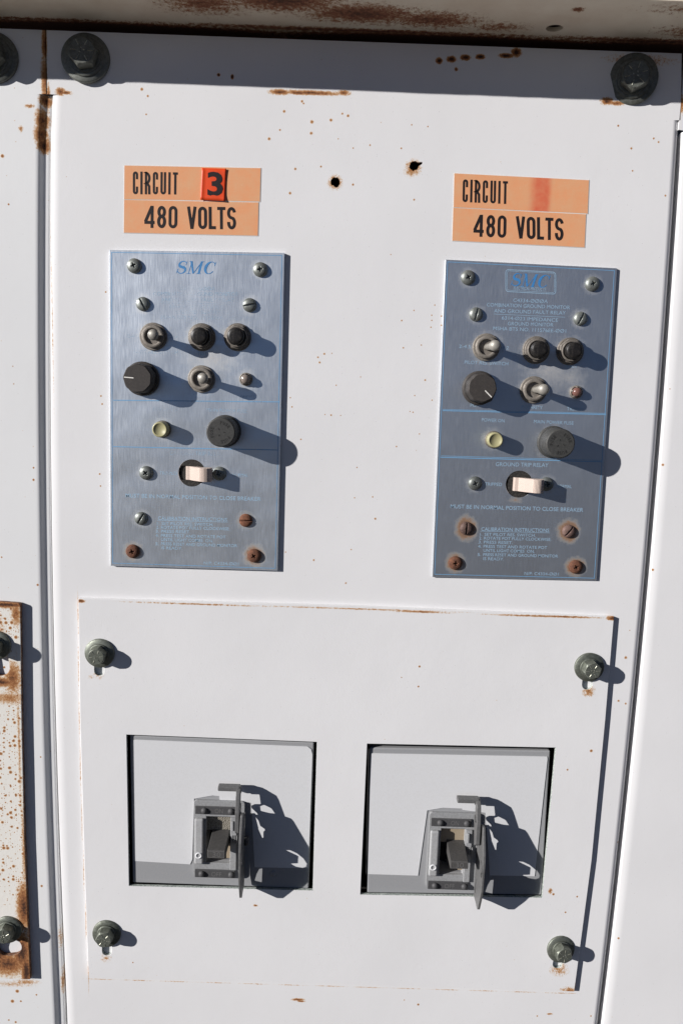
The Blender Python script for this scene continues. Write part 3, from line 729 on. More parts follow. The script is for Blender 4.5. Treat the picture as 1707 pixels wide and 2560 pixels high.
strip(zr, [(236,106),(1288,160),(1278,420),(230,370)], .25, STB, 'peach sticker strip reading CIRCUIT with a faded red patch, above the right faceplate',
      [('CIRCUIT', [(302,152),(653,168),(650,346),(298,330)], 1.38, CW, .42)])
strip(zr, [(228,376),(1265,427),(1253,685),(220,632)], .25, ST, 'peach sticker strip reading 480 VOLTS directly above the right faceplate',
      [('480', [(388,428),(644,436),(640,612),(383,600)], 1.85, NW, .3), ('VOLTS', [(716,441),(1090,458),(1088,634),(720,614)], 1.85, VW, .22)])
# curled number sticker
q = [zl(803,128), zl(993,134), zl(982,388), zl(790,378)]
m = MB(); nx, nz = 14, 10; vs = []
for j in range(nz+1):
    for i in range(nx+1):
        u, v = i/nx, j/nz
        p = Vector(q[0]).lerp(Vector(q[1]), u).lerp(Vector(q[3]).lerp(Vector(q[2]), u), v)
        hq = .55+.25*math.sin(PI*u)+.7*max(0, u-.8)*5*abs(v-.5)**2*2+1.0*max(0, .12-u)*8*.6+.6*max(0, v-.85)*6*u
        vs.append((p.x, p.y, hq))
fs = [(j*(nx+1)+i, j*(nx+1)+i+1, (j+1)*(nx+1)+i+1, (j+1)*(nx+1)+i) for j in range(nz) for i in range(nx)]
m.add(vs, fs, 0, True); qc = Vector(q[0]).lerp(Vector(q[2]), .5)
no = m.build('number_sticker', [M_REDST], org=(qc.x, qc.y, 0))
md = no.modifiers.new('thick', 'SOLIDIFY'); md.thickness = .00012
tag(no, 'small curled red-orange sticker with a black number 3 on the left CIRCUIT strip', 'sticker')
t = MB(); tline(t, '3', zl(845,340), zl(965,342), (zl(850,163)[1]-zl(850,340)[1])*.98, .95, bold=.028); t.build('lettering', [M_INK], no, org=(qc.x, qc.y, 0))

# ------------------------------------------------------------------ screws (with real recesses)
def carve(name, body, cutters, mats, bevel=0):
    o = body.build(name, mats)
    cs = []
    for c in cutters:
        k = c.build('cutter', mats); md = o.modifiers.new('b', 'BOOLEAN'); md.object = k; md.operation = 'DIFFERENCE'; md.solver = 'EXACT'; cs.append(k)
    bpy.context.view_layer.update()
    me = bpy.data.meshes.new_from_object(o.evaluated_get(bpy.context.evaluated_depsgraph_get())); me.name = name
    o.modifiers.clear(); old = o.data; o.data = me; bpy.data.meshes.remove(old)
    for k in cs: bpy.data.objects.remove(k)
    return o
def dome(r, hgt, n=40):
    b = MB(); pr = [(r, 0)]+[(r*math.cos(a)**.75 if a < 1.5 else .01, .35+(hgt-.35)*math.sin(a)) for a in [PI/2*i/9 for i in range(10)]]
    b.lathe(pr, n=n); return b
def phillips(mat):
    cs = []
    for a in (0, PI/2):
        c = MB(); l, w_ = 2.25, .52; ca, sa = math.cos(a), math.sin(a)
        def pt(x, y, q): return (x*ca-y*sa, x*sa+y*ca, q)
        c.hexa([pt(-l*.35, -w_*.7, .7), pt(l*.35, -w_*.7, .7), pt(l*.35, w_*.7, .7), pt(-l*.35, w_*.7, .7), pt(-l*1.05, -w_, 4), pt(l*1.05, -w_, 4), pt(l*1.05, w_, 4), pt(-l*1.05, w_, 4)]); cs.append(c)
    c = MB(); c.lathe([(.3, .6), (1.35, 4)], n=12); cs.append(c)
    return carve('screw', dome(4.6, 2.7), cs, [mat])
def slotted(mat):
    c = MB(); c.box(-6, 6, -.55, .55, 1.1, 5); return carve('screw', dome(4.4, 2.6), [c], [mat])
SP = {k: phillips(m_) for k, m_ in (('z', M_SCREW), ('r', M_SCREWR))}
SS = {k: slotted(m_) for k, m_ in (('z', M_SCREW), ('r', M_SCREWR), ('b', M_SCREWB))}

# ------------------------------------------------------------------ control components, all as parts of a faceplate
def toggle(at_, h0, parent, tx):
    x, z = at_; e = MB(); o = (x, z, h0)
    e.lathe([(4.2, h0), (8.7, h0), (8.7, h0+1.1), (8.3, h0+1.35), (7.6, h0+1.35)], at_, 48)
    e.lathe([(7.3, h0+1.2), (7.3, h0+2.6), (6.9, h0+3.1), (5.3, h0+3.2), (4.9, h0+3.0), (4.9, h0+.4)], at_, 48, rf=lambda t, k: 1-(.02 if int(t*14) % 2 else 0) if k in (0, 1) else 1)
    e.lathe([(4.9, h0+.5), (.01, h0+.5)], at_, 24, 1)
    b = e.build('toggle_switch', [M_NUT, M_DARK], parent, o)
    l = MB(); k = tx/14; pr = [(1.9, 1.0), (2.0, 4), (2.4, 8), (3.0, 11.5), (3.45, 13.2), (3.3, 14.6), (2.5, 15.6), (1.3, 16.1), (.01, 16.2)]
    l.lathe([(r, q) for r, q in pr], (0, 0), 28, tilt=(k, .02)); l.v = [(a+x, b_+z, q+h0) for a, b_, q in l.v]
    l.build('lever', [M_LEVER], b, o); return b
def button(at_, h0, parent, hexn=False):
    x, z = at_; e = MB(); o = (x, z, h0)
    e.lathe([(5, h0), (8.7, h0), (8.7, h0+.9), (8.0, h0+1.2), (6, h0+1.2)], at_, 48)
    if hexn: e.lathe([(7.9, h0+1.1), (7.9, h0+2.9), (7.3, h0+3.3), (6.0, h0+3.3)], at_, 8, smooth=False, ph=.3)
    else: e.lathe([(7.7, h0+1.1), (7.7, h0+2.7), (7.2, h0+3.0), (6.2, h0+3.0)], at_, 40)
    e.lathe([(6.6, h0+3.0), (6.6, h0+5.2), (6.2, h0+5.6), (5.5, h0+5.6), (5.5, h0+3)], at_, 40)
    b = e.build('push_button', [M_NUT], parent, o)
    c = MB(); c.lathe([(5.2, h0+3), (5.2, h0+10), (4.7, h0+10.7), (3.2, h0+10.95), (.01, h0+11)], at_, 40); c.build('cap', [M_CAP], b, o); return b
def knob(at_, h0, parent, ang):
    x, z = at_; o = (x, z, h0); e = MB(); a0 = math.radians(ang)
    fl = lambda t, k: 1+.02*math.cos(9*(t-a0))-.0*k
    def skirt(t, k):
        dlt = math.atan2(math.sin(t-a0), math.cos(t-a0)); return 1+.05*math.exp(-(dlt/.13)**2)
    e.lathe([(10.7, h0+.6), (10.9, h0+1.2), (10.8, h0+3.0), (10.2, h0+3.6), (9.4, h0+3.8)], at_, 90, rf=skirt)
    e.lathe([(9.5, h0+3.6), (9.2, h0+8), (8.9, h0+13.2), (8.3, h0+14.2)], at_, 90, rf=fl)
    b = e.build('control_knob', [M_KNOB], parent, o)
    p = MB(); ca, sa = math.cos(a0), math.sin(a0)
    p.stroke([(x+2.3*ca, z+2.3*sa), (x+8.2*ca, z+8.2*sa)], .62, h0+14.24); p.build('pointer_line', [M_WHITE], b, o); return b
def led(at_, h0, parent, mat):
    x, z = at_; o = (x, z, h0); e = MB()
    e.lathe([(3.4, h0), (4.2, h0), (4.2, h0+1.3), (3.8, h0+1.8), (3.2, h0+1.8), (3.1, h0+.6)], at_, 36)
    for i in range(5):
        a = 2*PI*i/5+.4; c, s_ = math.cos(a), math.sin(a)
        e.hexa([(x+3.4*c-.7*s_, z+3.4*s_+.7*c, h0+1.5), (x+3.9*c-.5*s_, z+3.9*s_+.5*c, h0+1.5), (x+3.9*c+.5*s_, z+3.9*s_-.5*c, h0+1.5), (x+3.4*c+.7*s_, z+3.4*s_-.7*c, h0+1.5),
                (x+2.9*c-.5*s_, z+2.9*s_+.5*c, h0+3.6), (x+3.2*c-.3*s_, z+3.2*s_+.3*c, h0+3.6), (x+3.2*c+.3*s_, z+3.2*s_-.3*c, h0+3.6), (x+2.9*c+.5*s_, z+2.9*s_-.5*c, h0+3.6)])
    b = e.build('trip_indicator', [M_NUT], parent, o)
    c = MB(); c.lathe([(3.0, h0+.5), (3.0, h0+2.6), (2.7, h0+3.9), (1.7, h0+4.8), (.01, h0+5.1)], at_, 28); c.build('lens', [mat], b, o); return b
def lamp(at_, h0, parent):
    x, z = at_; o = (x, z, h0); e = MB()
    e.lathe([(5.6, h0), (5.6, h0+.8), (5.3, h0+1.2), (4.8, h0+1.2)], at_, 40); b = e.build('pilot_lamp', [M_NUT], parent, o)
    c = MB(); c.lathe([(5.0, h0+1), (4.95, h0+7.6), (4.6, h0+8.3), (3.9, h0+8.5), (3.75, h0+8.2), (.01, h0+8.25)], at_, 40); c.build('lens', [M_YEL], b, o); return b
def fuse(at_, h0, parent, rot):
    x, z = at_; o = (x, z, h0); e = MB()
    e.lathe([(8, h0), (10.4, h0), (10.4, h0+1.2), (9.9, h0+1.9), (8.8, h0+2.0)], at_, 56, m=1)
    b = e.build('fuse_holder', [M_FUSE, M_FUSE], parent, o)
    c = MB(); kn = lambda t, k: 1-(.022 if int(t/(2*PI)*120) % 2 else 0) if 1 <= k <= 2 else 1
    c.lathe([(8.6, h0+2), (9.5, h0+2.4), (9.5, h0+8.5), (9.3, h0+8.8), (9.3, h0+17.2), (8.9, h0+18.3), (8.3, h0+18.6)], at_, 240, rf=kn)
    cap = c.build('cap', [M_FUSE], b, o)
    t = MB()
    for k in range(3):
        a = math.radians(rot+120*k)
        for i, ch in enumerate('FUSE'):
            aa = a-(i-1.5)*.30; cc = Vector((x+5.9*math.cos(aa), z+5.9*math.sin(aa))); u = Vector((math.sin(aa), -math.cos(aa))); nn = Vector((math.cos(aa), math.sin(aa)))
            A = cc-u*.62-nn*.9; B = cc+u*.62-nn*.9; tline(t, ch, A, B, 1.9, h0+18.68, bold=.012)
        aa = a+PI/3; t.stroke([(x+1.6*math.cos(aa), z+1.6*math.sin(aa)), (x+2.8*math.cos(aa), z+2.8*math.sin(aa))], .5, h0+18.68)
    t.build('lettering', [M_FUSETX], cap, o); return b
def rocker(at_, h0, parent):
    x, z = at_; o = (x, z, h0); e = MB(); r = 8.6; n = 20
    e.lathe([(8.75, .3), (.01, .3)], at_, 40, 1)
    for s_ in (1, -1):
        a0 = math.asin(4.7/r); pts = [(x+r*math.cos(a0+(PI-2*a0)*i/n), z+s_*r*math.sin(a0+(PI-2*a0)*i/n)) for i in range(n+1)]
        e.plate(pts, [], .35, h0-.25, 0)
    e.box(x-7.6, x-3.9, z-4.6, z+4.6, .35, .75, 0)
    b = e.build('trip_switch', [M_BLACK, M_DARK], parent, o)
    # sweeping beige lever with a ribbed grip; side profile in (x, h)
    pr = [(-4.2, .5), (-3.9, 2.2), (-3.3, 3.2), (-.9, 3.7), (-.4, 4.6), (2.2, 7.4), (6.6, 10.9)]
    cxr, cyr, rr0 = 9.6, 8.6, 4.6
    for i in range(0, 25):
        a = math.radians(128-128*i/24); q = rr0-(.42 if i % 2 else 0); pr.append((cxr+q*math.cos(a), cyr+q*math.sin(a)*.98))
    pr += [(14.0, 7.2), (12.6, 6.0), (8.5, 5.0), (4.0, 2.0), (3.0, .5)]
    l = MB(); m_ = len(pr); hw = 4.45
    vs = [(x+p[0], z+s_*hw, h0-2+p[1]) for s_ in (-1, 1) for p in pr]
    l.add(vs, [tuple(range(m_)), tuple(range(m_, 2*m_))]+[(i, (i+1) % m_, m_+(i+1) % m_, m_+i) for i in range(m_)])
    l.build('lever', [M_BEIGE], b, o, bevel=.18, seg=1); return b

Bc = [(1113,648.6), (1541.3,670.3), (1490.3,1451.2), (1080.5,1442.6)]
Ac = [(273.9,624.9), (711.4,631.9), (694.2,1426.7), (277.1,1414.6)]
def bil(q, u, v):
    a, b, c, e = [Vector(p) for p in q]; return a.lerp(b, u).lerp(e.lerp(c, u), v)
def uv_of(q, p):
    u = v = .5; p = Vector(p)
    for _ in range(25):
        f = bil(q, u, v)-p; du = (bil(q, u+1e-3, v)-bil(q, u, v))/1e-3; dv = (bil(q, u, v+1e-3)-bil(q, u, v))/1e-3
        det = du.x*dv.y-du.y*dv.x
        u -= (f.x*dv.y-f.y*dv.x)/det; v -= (du.x*f.y-du.y*f.x)/det
    return u, v
def faceplate(quad_px, H, mat, ink, ink2, sw, spec, label, logo_frame, isA):
    quad = [P(*p, H) for p in quad_px]; BQ = [P(*p, 1.5) for p in Bc]
    cx = sum(p[0] for p in quad)/4; cy = sum(p[1] for p in quad)/4
    root = empty('monitor_faceplate', cx, cy, 0); tag(root, label, 'control panel', 'aluminium monitor faceplates on the door')
    rk = spec['rocker']; hr = [(rk[0]+8.8*math.cos(2*PI*i/40), rk[1]+8.8*math.sin(2*PI*i/40)) for i in range(40)]
    p = MB(); p.plate(quad, [hr], .15, H, 0); p.build('faceplate', [mat], root, (cx, cy, 0), bevel=.22, seg=1)
    # measured on the right hand plate, carried over to either plate
    def tr(x, y, zf):
        q = zf(x, y, 1.5); u, v = uv_of(BQ, q); r = bil(quad, u, v); return (r.x, r.y)
    t = MB(); hh_ = H+.05
    def ln(s, x0, y0, x1, y1, cap, zf=z5, m_=0, bold=0.0, shear=0.0): tline(t, s, tr(x0, y0, zf), tr(x1, y1, zf), cap, hh_, m_, bold, shear)
    c5 = 2.15
    ln('C4334-ØØØA', 665, 360, 935, 370, c5, z4); ln('COMBINATION GROUND MONITOR', 458, 395, 1108, 417, c5, z4); ln('AND GROUND FAULT RELAY', 515, 443, 1075, 460, c5, z4)
    ln('6314-Ø23 IMPEDANCE', 575, 498, 1015, 517, c5, z4); ln('GROUND MONITOR', 622, 543, 978, 553, c5, z4); ln('MSHA BTS NO. 111576EE-ØØ1', 508, 580, 1078, 602, c5, z4)
    ln('2-4.5', 240, 720, 332, 724, 2.0, z4); ln('0-2', 570, 730, 630, 733, 2.0, z4); ln('PILOT RES. SWITCH', 284, 845, 625, 858, 2.1, z4)
    ln('TEST', 775, 868, 850, 872, 2.1, z4); ln('RESET', 1075, 872, 1165, 876, 2.1, z4); ln('POT', 330, 1182, 400, 1184, 2.1, z4)
    ln('POLARITY', 730, 1195, 895, 1201, 2.1, z4); ln('TRIPPED', 1085, 1210, 1213, 1217, 2.1, z4)
    ln('POWER ON', 418, 105, 596, 113, 2.1); ln('MAIN POWER FUSE', 826, 118, 1137, 132, 2.1); ln('GROUND TRIP RELAY', 528, 455, 940, 463, 2.5)
    ln('TRIPPED', 442, 608, 576, 612, 2.1); ln('NORMAL', 1002, 625, 1122, 628, 2.1); ln('MUST BE IN NORMAL POSITION TO CLOSE BREAKER', 174, 785, 1212, 814, 2.5, bold=.006)
    ln('CALIBRATION INSTRUCTIONS', 415, 962, 946, 973, 2.3, bold=.008)
    for s, x0, y0, x1 in (('1.', 405, 1001, 422), ('SET PILOT RES. SWITCH.', 440, 1001, 840), ('2.', 398, 1031, 420), ('ROTATE POT FULLY CLOCKWISE.', 436, 1031, 962), ('3.', 393, 1062, 418), ('PRESS RESET.', 434, 1062, 660),
                          ('4.', 390, 1095, 415), ('PRESS TEST AND ROTATE POT', 432, 1095, 930), ('UNTIL LIGHT COMES  ON.', 432, 1127, 832), ('5.', 386, 1160, 413), ('PRESS RESET AND GROUND MONITOR', 430, 1160, 1015), ('IS READY.', 430, 1192, 592)):
        ln(s, x0, y0, x1, y0+(x1-x0)*.021, 1.9, bold=.006)
    ln('N/P: C4334-ØØ1', 752, 1308, 1020, 1314, 2.0)
    def seg(x0, y0, x1, y1, zf, wd=.42, m_=0): t.stroke([tr(x0, y0, zf), tr(x1, y1, zf)], wd, hh_, m_)
    seg(512, 455, 1070, 480, z4, .25); seg(408, 965, 952, 979, z5, .25)
    bl = [tr(152, 46, z4), tr(1457, 115, z4), tr(1300, 1334, z5), tr(50, 1303, z5)]; t.stroke(bl, .34, hh_, 1, closed=True)
    seg(112, 1212, 1392, 1243, z4, .5, 1); seg(95, 386, 1362, 422, z5, .5, 1)
    if not isA: seg(100, 375, 1362, 411, z5, .3, 1); seg(112, 1203, 1392, 1234, z4, .3, 1)
    if logo_frame:
        def rr(x0, y0, x1, y1, r, sl=.055):
            o_ = []
            for (ax, ay, s0) in ((x1-r, y0+r, -90), (x1-r, y1-r, 0), (x0+r, y1-r, 90), (x0+r, y0+r, 180)):
                for i in range(7):
                    a = math.radians(s0+90*i/6); xx, yy = ax+r*math.cos(a), ay+r*math.sin(a); o_.append(tr(xx, yy+(xx-x0)*sl, z4))
            return o_
        t.stroke(rr(607, 106, 998, 278, 22), .42, hh_, 0, closed=True); t.stroke(rr(618, 116, 988, 268, 16), .25, hh_, 0, closed=True)
        ln('ELECTRICAL PRODUCTS', 668, 262, 920, 274, 1.9, z4, 0, .004, .3)
        smc(t, [tr(640, 130, z4), tr(960, 150, z4), tr(950, 252, z4), tr(638, 234, z4)], hh_, 2)
    else:
        smc(t, [z2(592, 162, H), z2(915, 170, H), z2(912, 268, H), z2(592, 264, H)], hh_, 2)
    t.build('lettering', [ink, sw, ink2], root, (cx, cy, 0))
    for kind, pos_, ang in spec['screws']:
        src = SP['z' if kind == 'p' else 'r'] if kind in ('p', 'P') else SS[{'s': 'z', 'S': 'r', 'b': 'b'}[kind]]
        o = instance(src, pos_[0], pos_[1], H, root, -math.radians(ang)); o.scale = (1, 1, 1)
    for pos_, tx in spec['toggles']: toggle(pos_, H, root, tx)
    button(spec['buttons'][0], H, root); button(spec['buttons'][1], H, root, True)
    knob(spec['knob'][0], H, root, spec['knob'][1]); led(spec['led'], H, root, M_LENS if isA else M_LENSR); lamp(spec['lamp'], H, root)
    fuse(spec['fuse'], H, root, 62 if isA else 40); rocker(rk, H, root)
    return root
HA, HB = 2.1, 1.5
def a2(x, y): return z2(x, y, HA)
def a3(x, y): return z3(x, y, HA)
def b4(x, y): return z4(x, y, HB)
def b5(x, y): return z5(x, y, HB)
specA = dict(screws=[('p', a2(272,203), 25), ('p', a2(1258,233), 10), ('s', a2(340,502), -62), ('s', a2(1174,511), 12), ('p', a3(366,571), 40), ('p', a3(938,576), 20),
                     ('s', a3(326,928), 60), ('S', a3(1144,943), 0), ('P', a3(260,1185), 15), ('P', a3(1210,1220), 35)],
             toggles=[(a2(422,758), 3.0), (a2(798,1090), 3.3)], buttons=[a2(800,762), a2(1080,762)], knob=(a2(338,1088), 177), led=a2(1145,1092), lamp=a3(492,228), fuse=a3(982,243), rocker=a3(722,573))
specB = dict(screws=[('p', b4(312,170), 30), ('p', b4(1284,220), 20), ('s', b4(374,458), 78), ('s', b4(1190,492), 66), ('p', b5(366,590), 25), ('p', b5(925,596), 10),
                     ('b', b5(297,943), 88), ('b', b5(1097,966), 52), ('P', b5(212,1214), 5), ('P', b5(1152,1244), 30)],
             toggles=[(b4(452,716), 3.2), (b4(822,1050), 3.2)], buttons=[b4(842,738), b4(1108,748)], knob=(b4(394,1036), -43), led=b4(1155,1067), lamp=b5(508,247), fuse=b5(975,266), rocker=b5(713,598))
def dustl(sp_, extra=()):
    o = [(p[0], p[1], 7.5, 7.5, .9) for k, p, a in sp_['screws']]+[(p[0], p[1], 12.5, 12.5, .9) for p, a in sp_['toggles']]+[(p[0], p[1], 12.5, 12.5, .9) for p in sp_['buttons']]
    o += [(sp_['led'][0], sp_['led'][1], 8, 8, .8), (sp_['lamp'][0], sp_['lamp'][1], 9, 9, .8), (sp_['fuse'][0], sp_['fuse'][1], 14, 14, .7)]+list(extra); return o
MA = nameplate_mat('brushed_aluminium_bright', (.62,.665,.715), dustl(specA, [a2(870,930)+(22, 14, .75)]), [(specA['screws'][8][1]+(7.5, 7.5, .8)), (specA['screws'][9][1]+(9, 9, .9)), (specA['screws'][7][1]+(6.5, 6.5, .5))], .37, 5.0)
MBm = nameplate_mat('brushed_aluminium_dull', (.45,.485,.535), dustl(specB, [b4(950,900)+(24, 18, .7), b4(1100,950)+(16, 10, .6)]), [(specB['screws'][6][1]+(8.8, 10, 1.15)), (specB['screws'][7][1]+(8.8, 9.5, 1.15)), (specB['screws'][8][1]+(8, 8, .9)), (specB['screws'][9][1]+(8.5, 8, 1.0)), b5(680,720)+(5, 3, .4)], .38, 1.5)
BLUE = (.20,.42,.62); BL2 = (.10,.30,.60)
inkA = ink_mat('rubbed_blue_print', (.36,.53,.68), .40, zt=a3(700, 480)[1]); inkB = ink_mat('pale_blue_print', (.33,.48,.62), .32)
ruleA = ink_mat('blue_rule_worn', (.18,.40,.64), .36); ruleB = ink_mat('blue_rule', (.20,.42,.66), .25); logo1 = ink_mat('blue_logo_worn', (.07,.25,.52), .36); logo2 = ink_mat('blue_logo', (.06,.26,.58), .32)
faceplate(Ac, HA, MA, inkA, logo1, ruleA, specA, 'bright aluminium faceplate with rubbed-off print, under the CIRCUIT 3 sticker', False, True)
faceplate(Bc, HB, MBm, inkB, logo2, ruleB, specB, 'dull aluminium faceplate with legible blue print, under the CIRCUIT sticker without a number', True, False)
for o in list(SP.values())+list(SS.values()): bpy.data.objects.remove(o)

# ------------------------------------------------------------------ circuit breakers
FH = .4                                   # height of the breaker face
def breaker(zf, body, card, org, label, isA):
    """zf maps zoom pixels of this opening; org = zoom pixel of the mechanism's upper left corner on the face"""
    k = .0869
    B = [zf(*p, FH-.3) for p in body]
    cx = sum(p[0] for p in B)/4; cy = sum(p[1] for p in B)/4
    root = empty('circuit_breaker', cx, cy, -60); tag(root, label, 'circuit breaker', 'circuit breakers behind the cover plate')
    bd = MB(); win0 = None
    O = zf(*org, FH)                        # local origin, x right, z down negative
    L = lambda x, y: (O[0]+x, O[1]-y)
    win = [L(8.6, 11.5), L(25.6, 11.5), L(25.6, 46.5), L(8.6, 46.5)]
    bd.plate(B, [win], -30, FH-.3, 0)
    bd.build('case', [M_GREY], root, (cx, cy, -60), bevel=.9, seg=3)
    c = MB(); c.plate([zf(*p, FH) for p in card], [], FH-.2, FH+.15, 0); c.build('label_card', [M_CARD], root, (cx, cy, -60))
    if isA:
        c = MB(); q = L(56, 55); c.lathe([(2.3, FH-.3), (2.1, FH-.1), (.01, FH-.1)], q, 20, 0); c.build('rivet', [M_GREY], root, (cx, cy, -60))
    # moulded frame round the handle
    f = MB(); W_, H_ = 35.3, 57.5; r = 2
    out = []
    for ax, ay, s0 in ((W_-r, r, -90), (W_-r, H_-r, 0), (r, H_-r, 90), (r, r, 180)):
        for i in range(5):
            a = math.radians(s0+90*i/4); out.append(L(ax+r*math.cos(a), ay+r*math.sin(a)))
    f.plate(out, [win], FH-.3, 2.3, 0)
    fr_ = f.build('escutcheon', [M_ESC], root, (cx, cy, -60), bevel=.6, seg=2)
    for y0, y1, word, bx in ((3.6, 9.4, 'ON', 15), (51.2, 57.2, 'OFF', 13)):
        b = MB(); p0 = L(1.2, y1); p1 = L(29.2, y0); b.box(p0[0], p1[0], p0[1], p1[1], 2.6, 3.7); bo = b.build('label_bar', [M_BAR], root, (cx, cy, -60), bevel=.25, seg=1)
        t = MB(); tline(t, word, L(bx, y1-1.2), L(bx+(5.4 if word == 'ON' else 7), y1-1.2), 3.3, 3.76, bold=-.008); t.build('lettering', [M_TXG], bo, (cx, cy, -60))
        for rx in ((7.6, 26.2) if word == 'ON' else (6.2, 27.0)):
            v = MB(); v.lathe([(2.3, 3.6), (2.2, 4.5), (1.6, 5.3), (.8, 5.7), (.01, 5.8)], L(rx, (y0+y1)/2), 24); v.build('rivet', [M_BAR], bo, (cx, cy, -60))
    rl_ = MB(); p0 = L(1.0, 46.6); p1 = L(7.2, 12.4); rl_.box(p0[0], p1[0], p0[1], p1[1], 2.6, 5.2); ra = rl_.build('side_rail', [M_PALE], root, (cx, cy, -60), bevel=1.2, seg=3)
    rg = MB(); rg.lathe([(2.4, 5.1), (2.4, 5.55), (1.3, 5.55), (1.3, 5.1)], L(4.1, 39.6), 28); rg.build('off_symbol', [M_CARD], ra, (cx, cy, -60))
    rr_ = MB(); p0 = L(25.9, 50.8); p1 = L(30.2, 11.5); rr_.box(p0[0], p1[0], p0[1], p1[1], 2.6, 4.2)
    for i in range(4):
        q = L(27.2+i*1.15, 25.5); rr_.box(q[0]-.25, q[0]+.28, q[1]-4.5, q[1]+1.5, 4.0, 5.8)
    q = L(27.6, 16.8); rr_.box(q[0]-1.0, q[0]+.5, q[1]-3.6, q[1]+3.4, 4, 5.6)
    rr_.build('side_rail', [M_ESC], root, (cx, cy, -60), bevel=.3, seg=1)
    # window lining
    wl = MB(); p0 = L(8.6, 46.5); p1 = L(25.6, 11.5); wl.box(p0[0]-.5, p1[0]+.5, p0[1]-.5, p1[1]+.5, -16, -15.2, 0)
    q0_ = L(8.6, 24); wl.box(p0[0], p1[0], q0_[1], p1[1]+.3, -15, -1.8 if isA else -1.6, 1)
    yl = L(22.5, 40); wl.box(yl[0], p1[0], yl[1]-5, yl[1]+6, -10, -1.5, 2)
    wl.build('arc_barrier', [M_DARK, M_MESH if isA else M_BARRIER, M_BARRIER], root, (cx, cy, -60))
    # operating handle sticks straight out
    if isA: fc = P(460+528*.15306, 1940+1283*.15306, 20)
    else: fc = P(1040+702*.15306, 1960+1325*.15306, 20)
    hx_, hz_ = fc; w2, t2 = 6.1, 2.9
    hb = MB(); bx, bz = hx_+.2, hz_+1.5
    hb.hexa([(bx-w2*1.02, bz-4.2, -6), (bx+w2*1.02, bz-4.2, -6), (bx+w2*1.02, bz+4.6, -6), (bx-w2*1.02, bz+4.6, -6), (hx_-w2, hz_-t2, 20), (hx_+w2, hz_-t2, 20), (hx_+w2, hz_+t2, 20), (hx_-w2, hz_+t2, 20)])
    ho_ = hb.build('operating_handle', [M_HANDLE], root, (cx, cy, -60), bevel=.45, seg=2)
    t = MB(); tline(t, '30', (hx_-2.4, hz_-1.7), (hx_+3.0, hz_-1.7), 3.4, 20.06, bold=-.01); s_ = .25
    t.stroke([(hx_-5.3, hz_-2.3), (hx_+5.3, hz_-2.3), (hx_+5.3, hz_+2.3), (hx_-5.3, hz_+2.3)], .22, 20.05, 0, closed=True)
    t.build('lettering', [M_TXG], ho_, (cx, cy, -60))
    # lock-out arm and plate: upright sheets standing edge-on; outline in (z, h)
    def back(pts, xp, rec, zff=z7, dx=0, dz=0):
        o = []
        for p in pts:
            rc = p[2] if len(p) > 2 else rec
            X, Z = zff(p[0], p[1], rc); hq = rc+(X-xp)/KX; o.append((Z+KZ*(hq-rc)+dz, hq))
        return o
    XA = z7(900, 600, 10)[0]; XP = z7(922, 900, 12)[0]
    OA = z7(562, 535, FH)
    arm = back([(1000,442),(1040,442),(1070,450),(1120,478),(1175,510),(1192,540),(1240,668),(1240,810),(1128,810),(1112,770),(1082,700),(1050,640),(1012,605),(1000,590),(1035,574),(1080,574),(1070,502),(1005,500)], XA, FH+.15)
    armh = back([(1052,590),(1080,580),(1105,580),(1160,607),(1188,648),(1120,640),(1056,624)], XA, FH+.15)
    pl = back([(975,640),(1010,650),(1035,656),(1060,650),(1165,655),(1245,668),(1285,682),(1305,705),(1420,900),(1432,960),(1430,1000),(1425,1060,FH-.3),(1416,1160,FH-.3),(1385,1190,FH-.3),(1300,1225,CH),(1225,1283,CH),(1190,1283,CH),(1060,1225,CH),(1000,1185,FH-.3),(985,1100,FH-.3),(975,800)], XP, FH+.15)
    plh = [back(q_, XP, r_) for q_, r_ in (([(1006,640),(1050,695),(1064,738),(1104,766),(1088,782),(1086,872),(1036,758)], FH+.15),
           ([(1245,920),(1290,922),(1340,945),(1390,985),(1415,1025),(1410,1045),(1380,1055),(1320,1045),(1280,1022),(1335,1020),(1338,965)], FH+.15),
           ([(1045,1062),(1080,1057),(1075,1165),(1010,1150),(1025,1100)], FH-.3))]
    sx, sz = O[0]-OA[0], O[1]-OA[1]
    if not isA: sx, sz = sx-.3, sz+.3
    lean = 0.0 if isA else .02
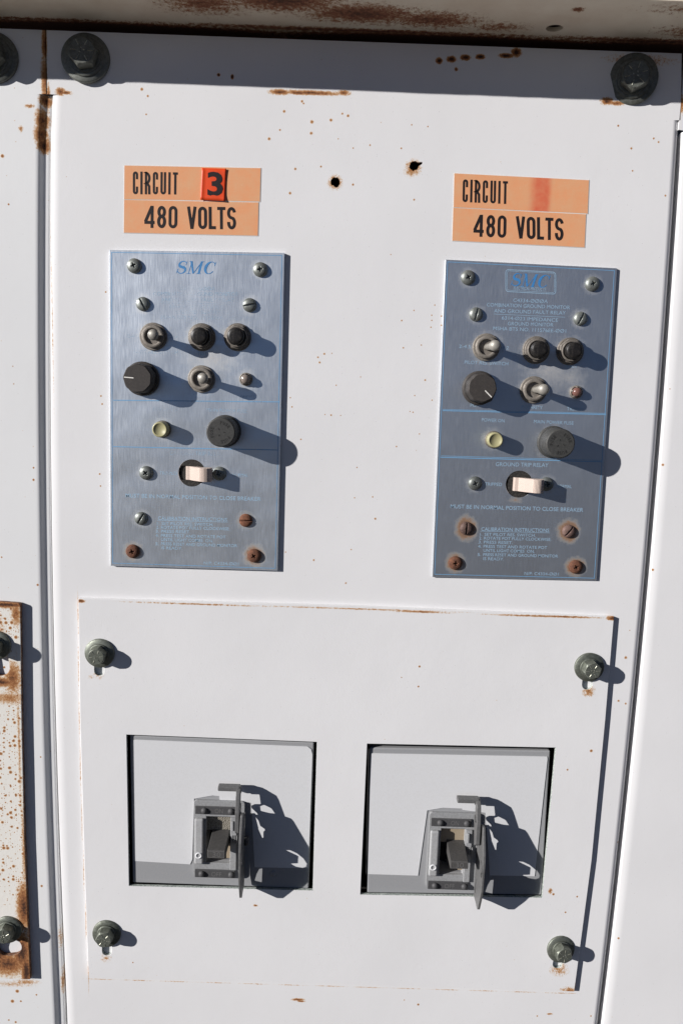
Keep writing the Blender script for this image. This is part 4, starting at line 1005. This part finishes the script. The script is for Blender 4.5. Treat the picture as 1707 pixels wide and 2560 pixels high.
    def upright(pts, holes, X, th, name, m_, par, bev=.3, ln_=0.0):
        mb = MB(); tmp = MB(); tmp.plate(pts, holes, -th/2, th/2, 0); mb.f, mb.m, mb.sm = tmp.f, tmp.m, tmp.sm
        mb.v = [(X+q+sx+ln_*max(0, b_-3), a_+sz, b_) for a_, b_, q in tmp.v]; return mb.build(name, [m_], par, (cx, cy, -60), bevel=bev, seg=2)
    lk = upright(pl, plh, XP, 1.7, 'lock_plate', M_ARM, root, ln_=lean)
    am = upright(arm, [armh], XA-.6, 2.9, 'lock_arm', M_ARM, root, bev=.4, ln_=lean*.35)
    # tab bent to the left at the top of the arm
    za = max(p[0] for p in arm); ha = [p[1] for p in arm if p[0] > za-1.5]
    tb = MB(); x1 = XA-.6+1.2+sx+lean*.35*6; x0 = x1-15.5
    hlo, hhi = min(p[1] for p in arm[:2]+arm[-1:]), max(p[1] for p in arm[:3])
    tb.box(x0, x1-.4, za+sz-3.3, za+sz-.1, hlo+.2, hhi+2.4); tb.build('tab', [M_ARM], am, (cx, cy, -60), bevel=.7, seg=3)
    pv = MB(); zz = L(33, 27)
    pv.v = []; tmp = MB(); tmp.lathe([(3.0, 0), (3.0, 2.2), (2.2, 3.2), (.01, 3.4)], (0, 0), 24)
    pv.f, pv.m, pv.sm = tmp.f, tmp.m, tmp.sm; pv.v = [(XP+sx+.6+q, zz[1]+b_, 6+a_) for a_, b_, q in tmp.v]
    pv.build('pivot_pin', [M_BAR], lk, (cx, cy, -60))
    return root
breaker(z7, [(76,56),(1462,108),(1422,1212),(98,1166)],
        [(105,92),(125,88),(1415,140),(1440,160),(1450,200),(1420,1055),(1015,1049),(990,562),(752,540),(750,512),(700,508),(560,532),(546,990),(530,1027),(118,1002)],
        (562, 535), 'left circuit breaker, under the CIRCUIT 3 faceplate, its lock plate seen edge-on', True)
breaker(z8, [(104,88),(1462,112),(1396,1200),(82,1182)],
        [(112,132),(128,130),(1438,155),(1440,175),(1344,1056),(1005,1050),(975,578),(800,556),(798,546),(656,540),(535,560),(466,1052),(88,1040)],
        (552, 566), 'right circuit breaker, its lock plate turned to show a grey face', False)
for im in list(bpy.data.meshes):
    if im.users == 0: bpy.data.meshes.remove(im)
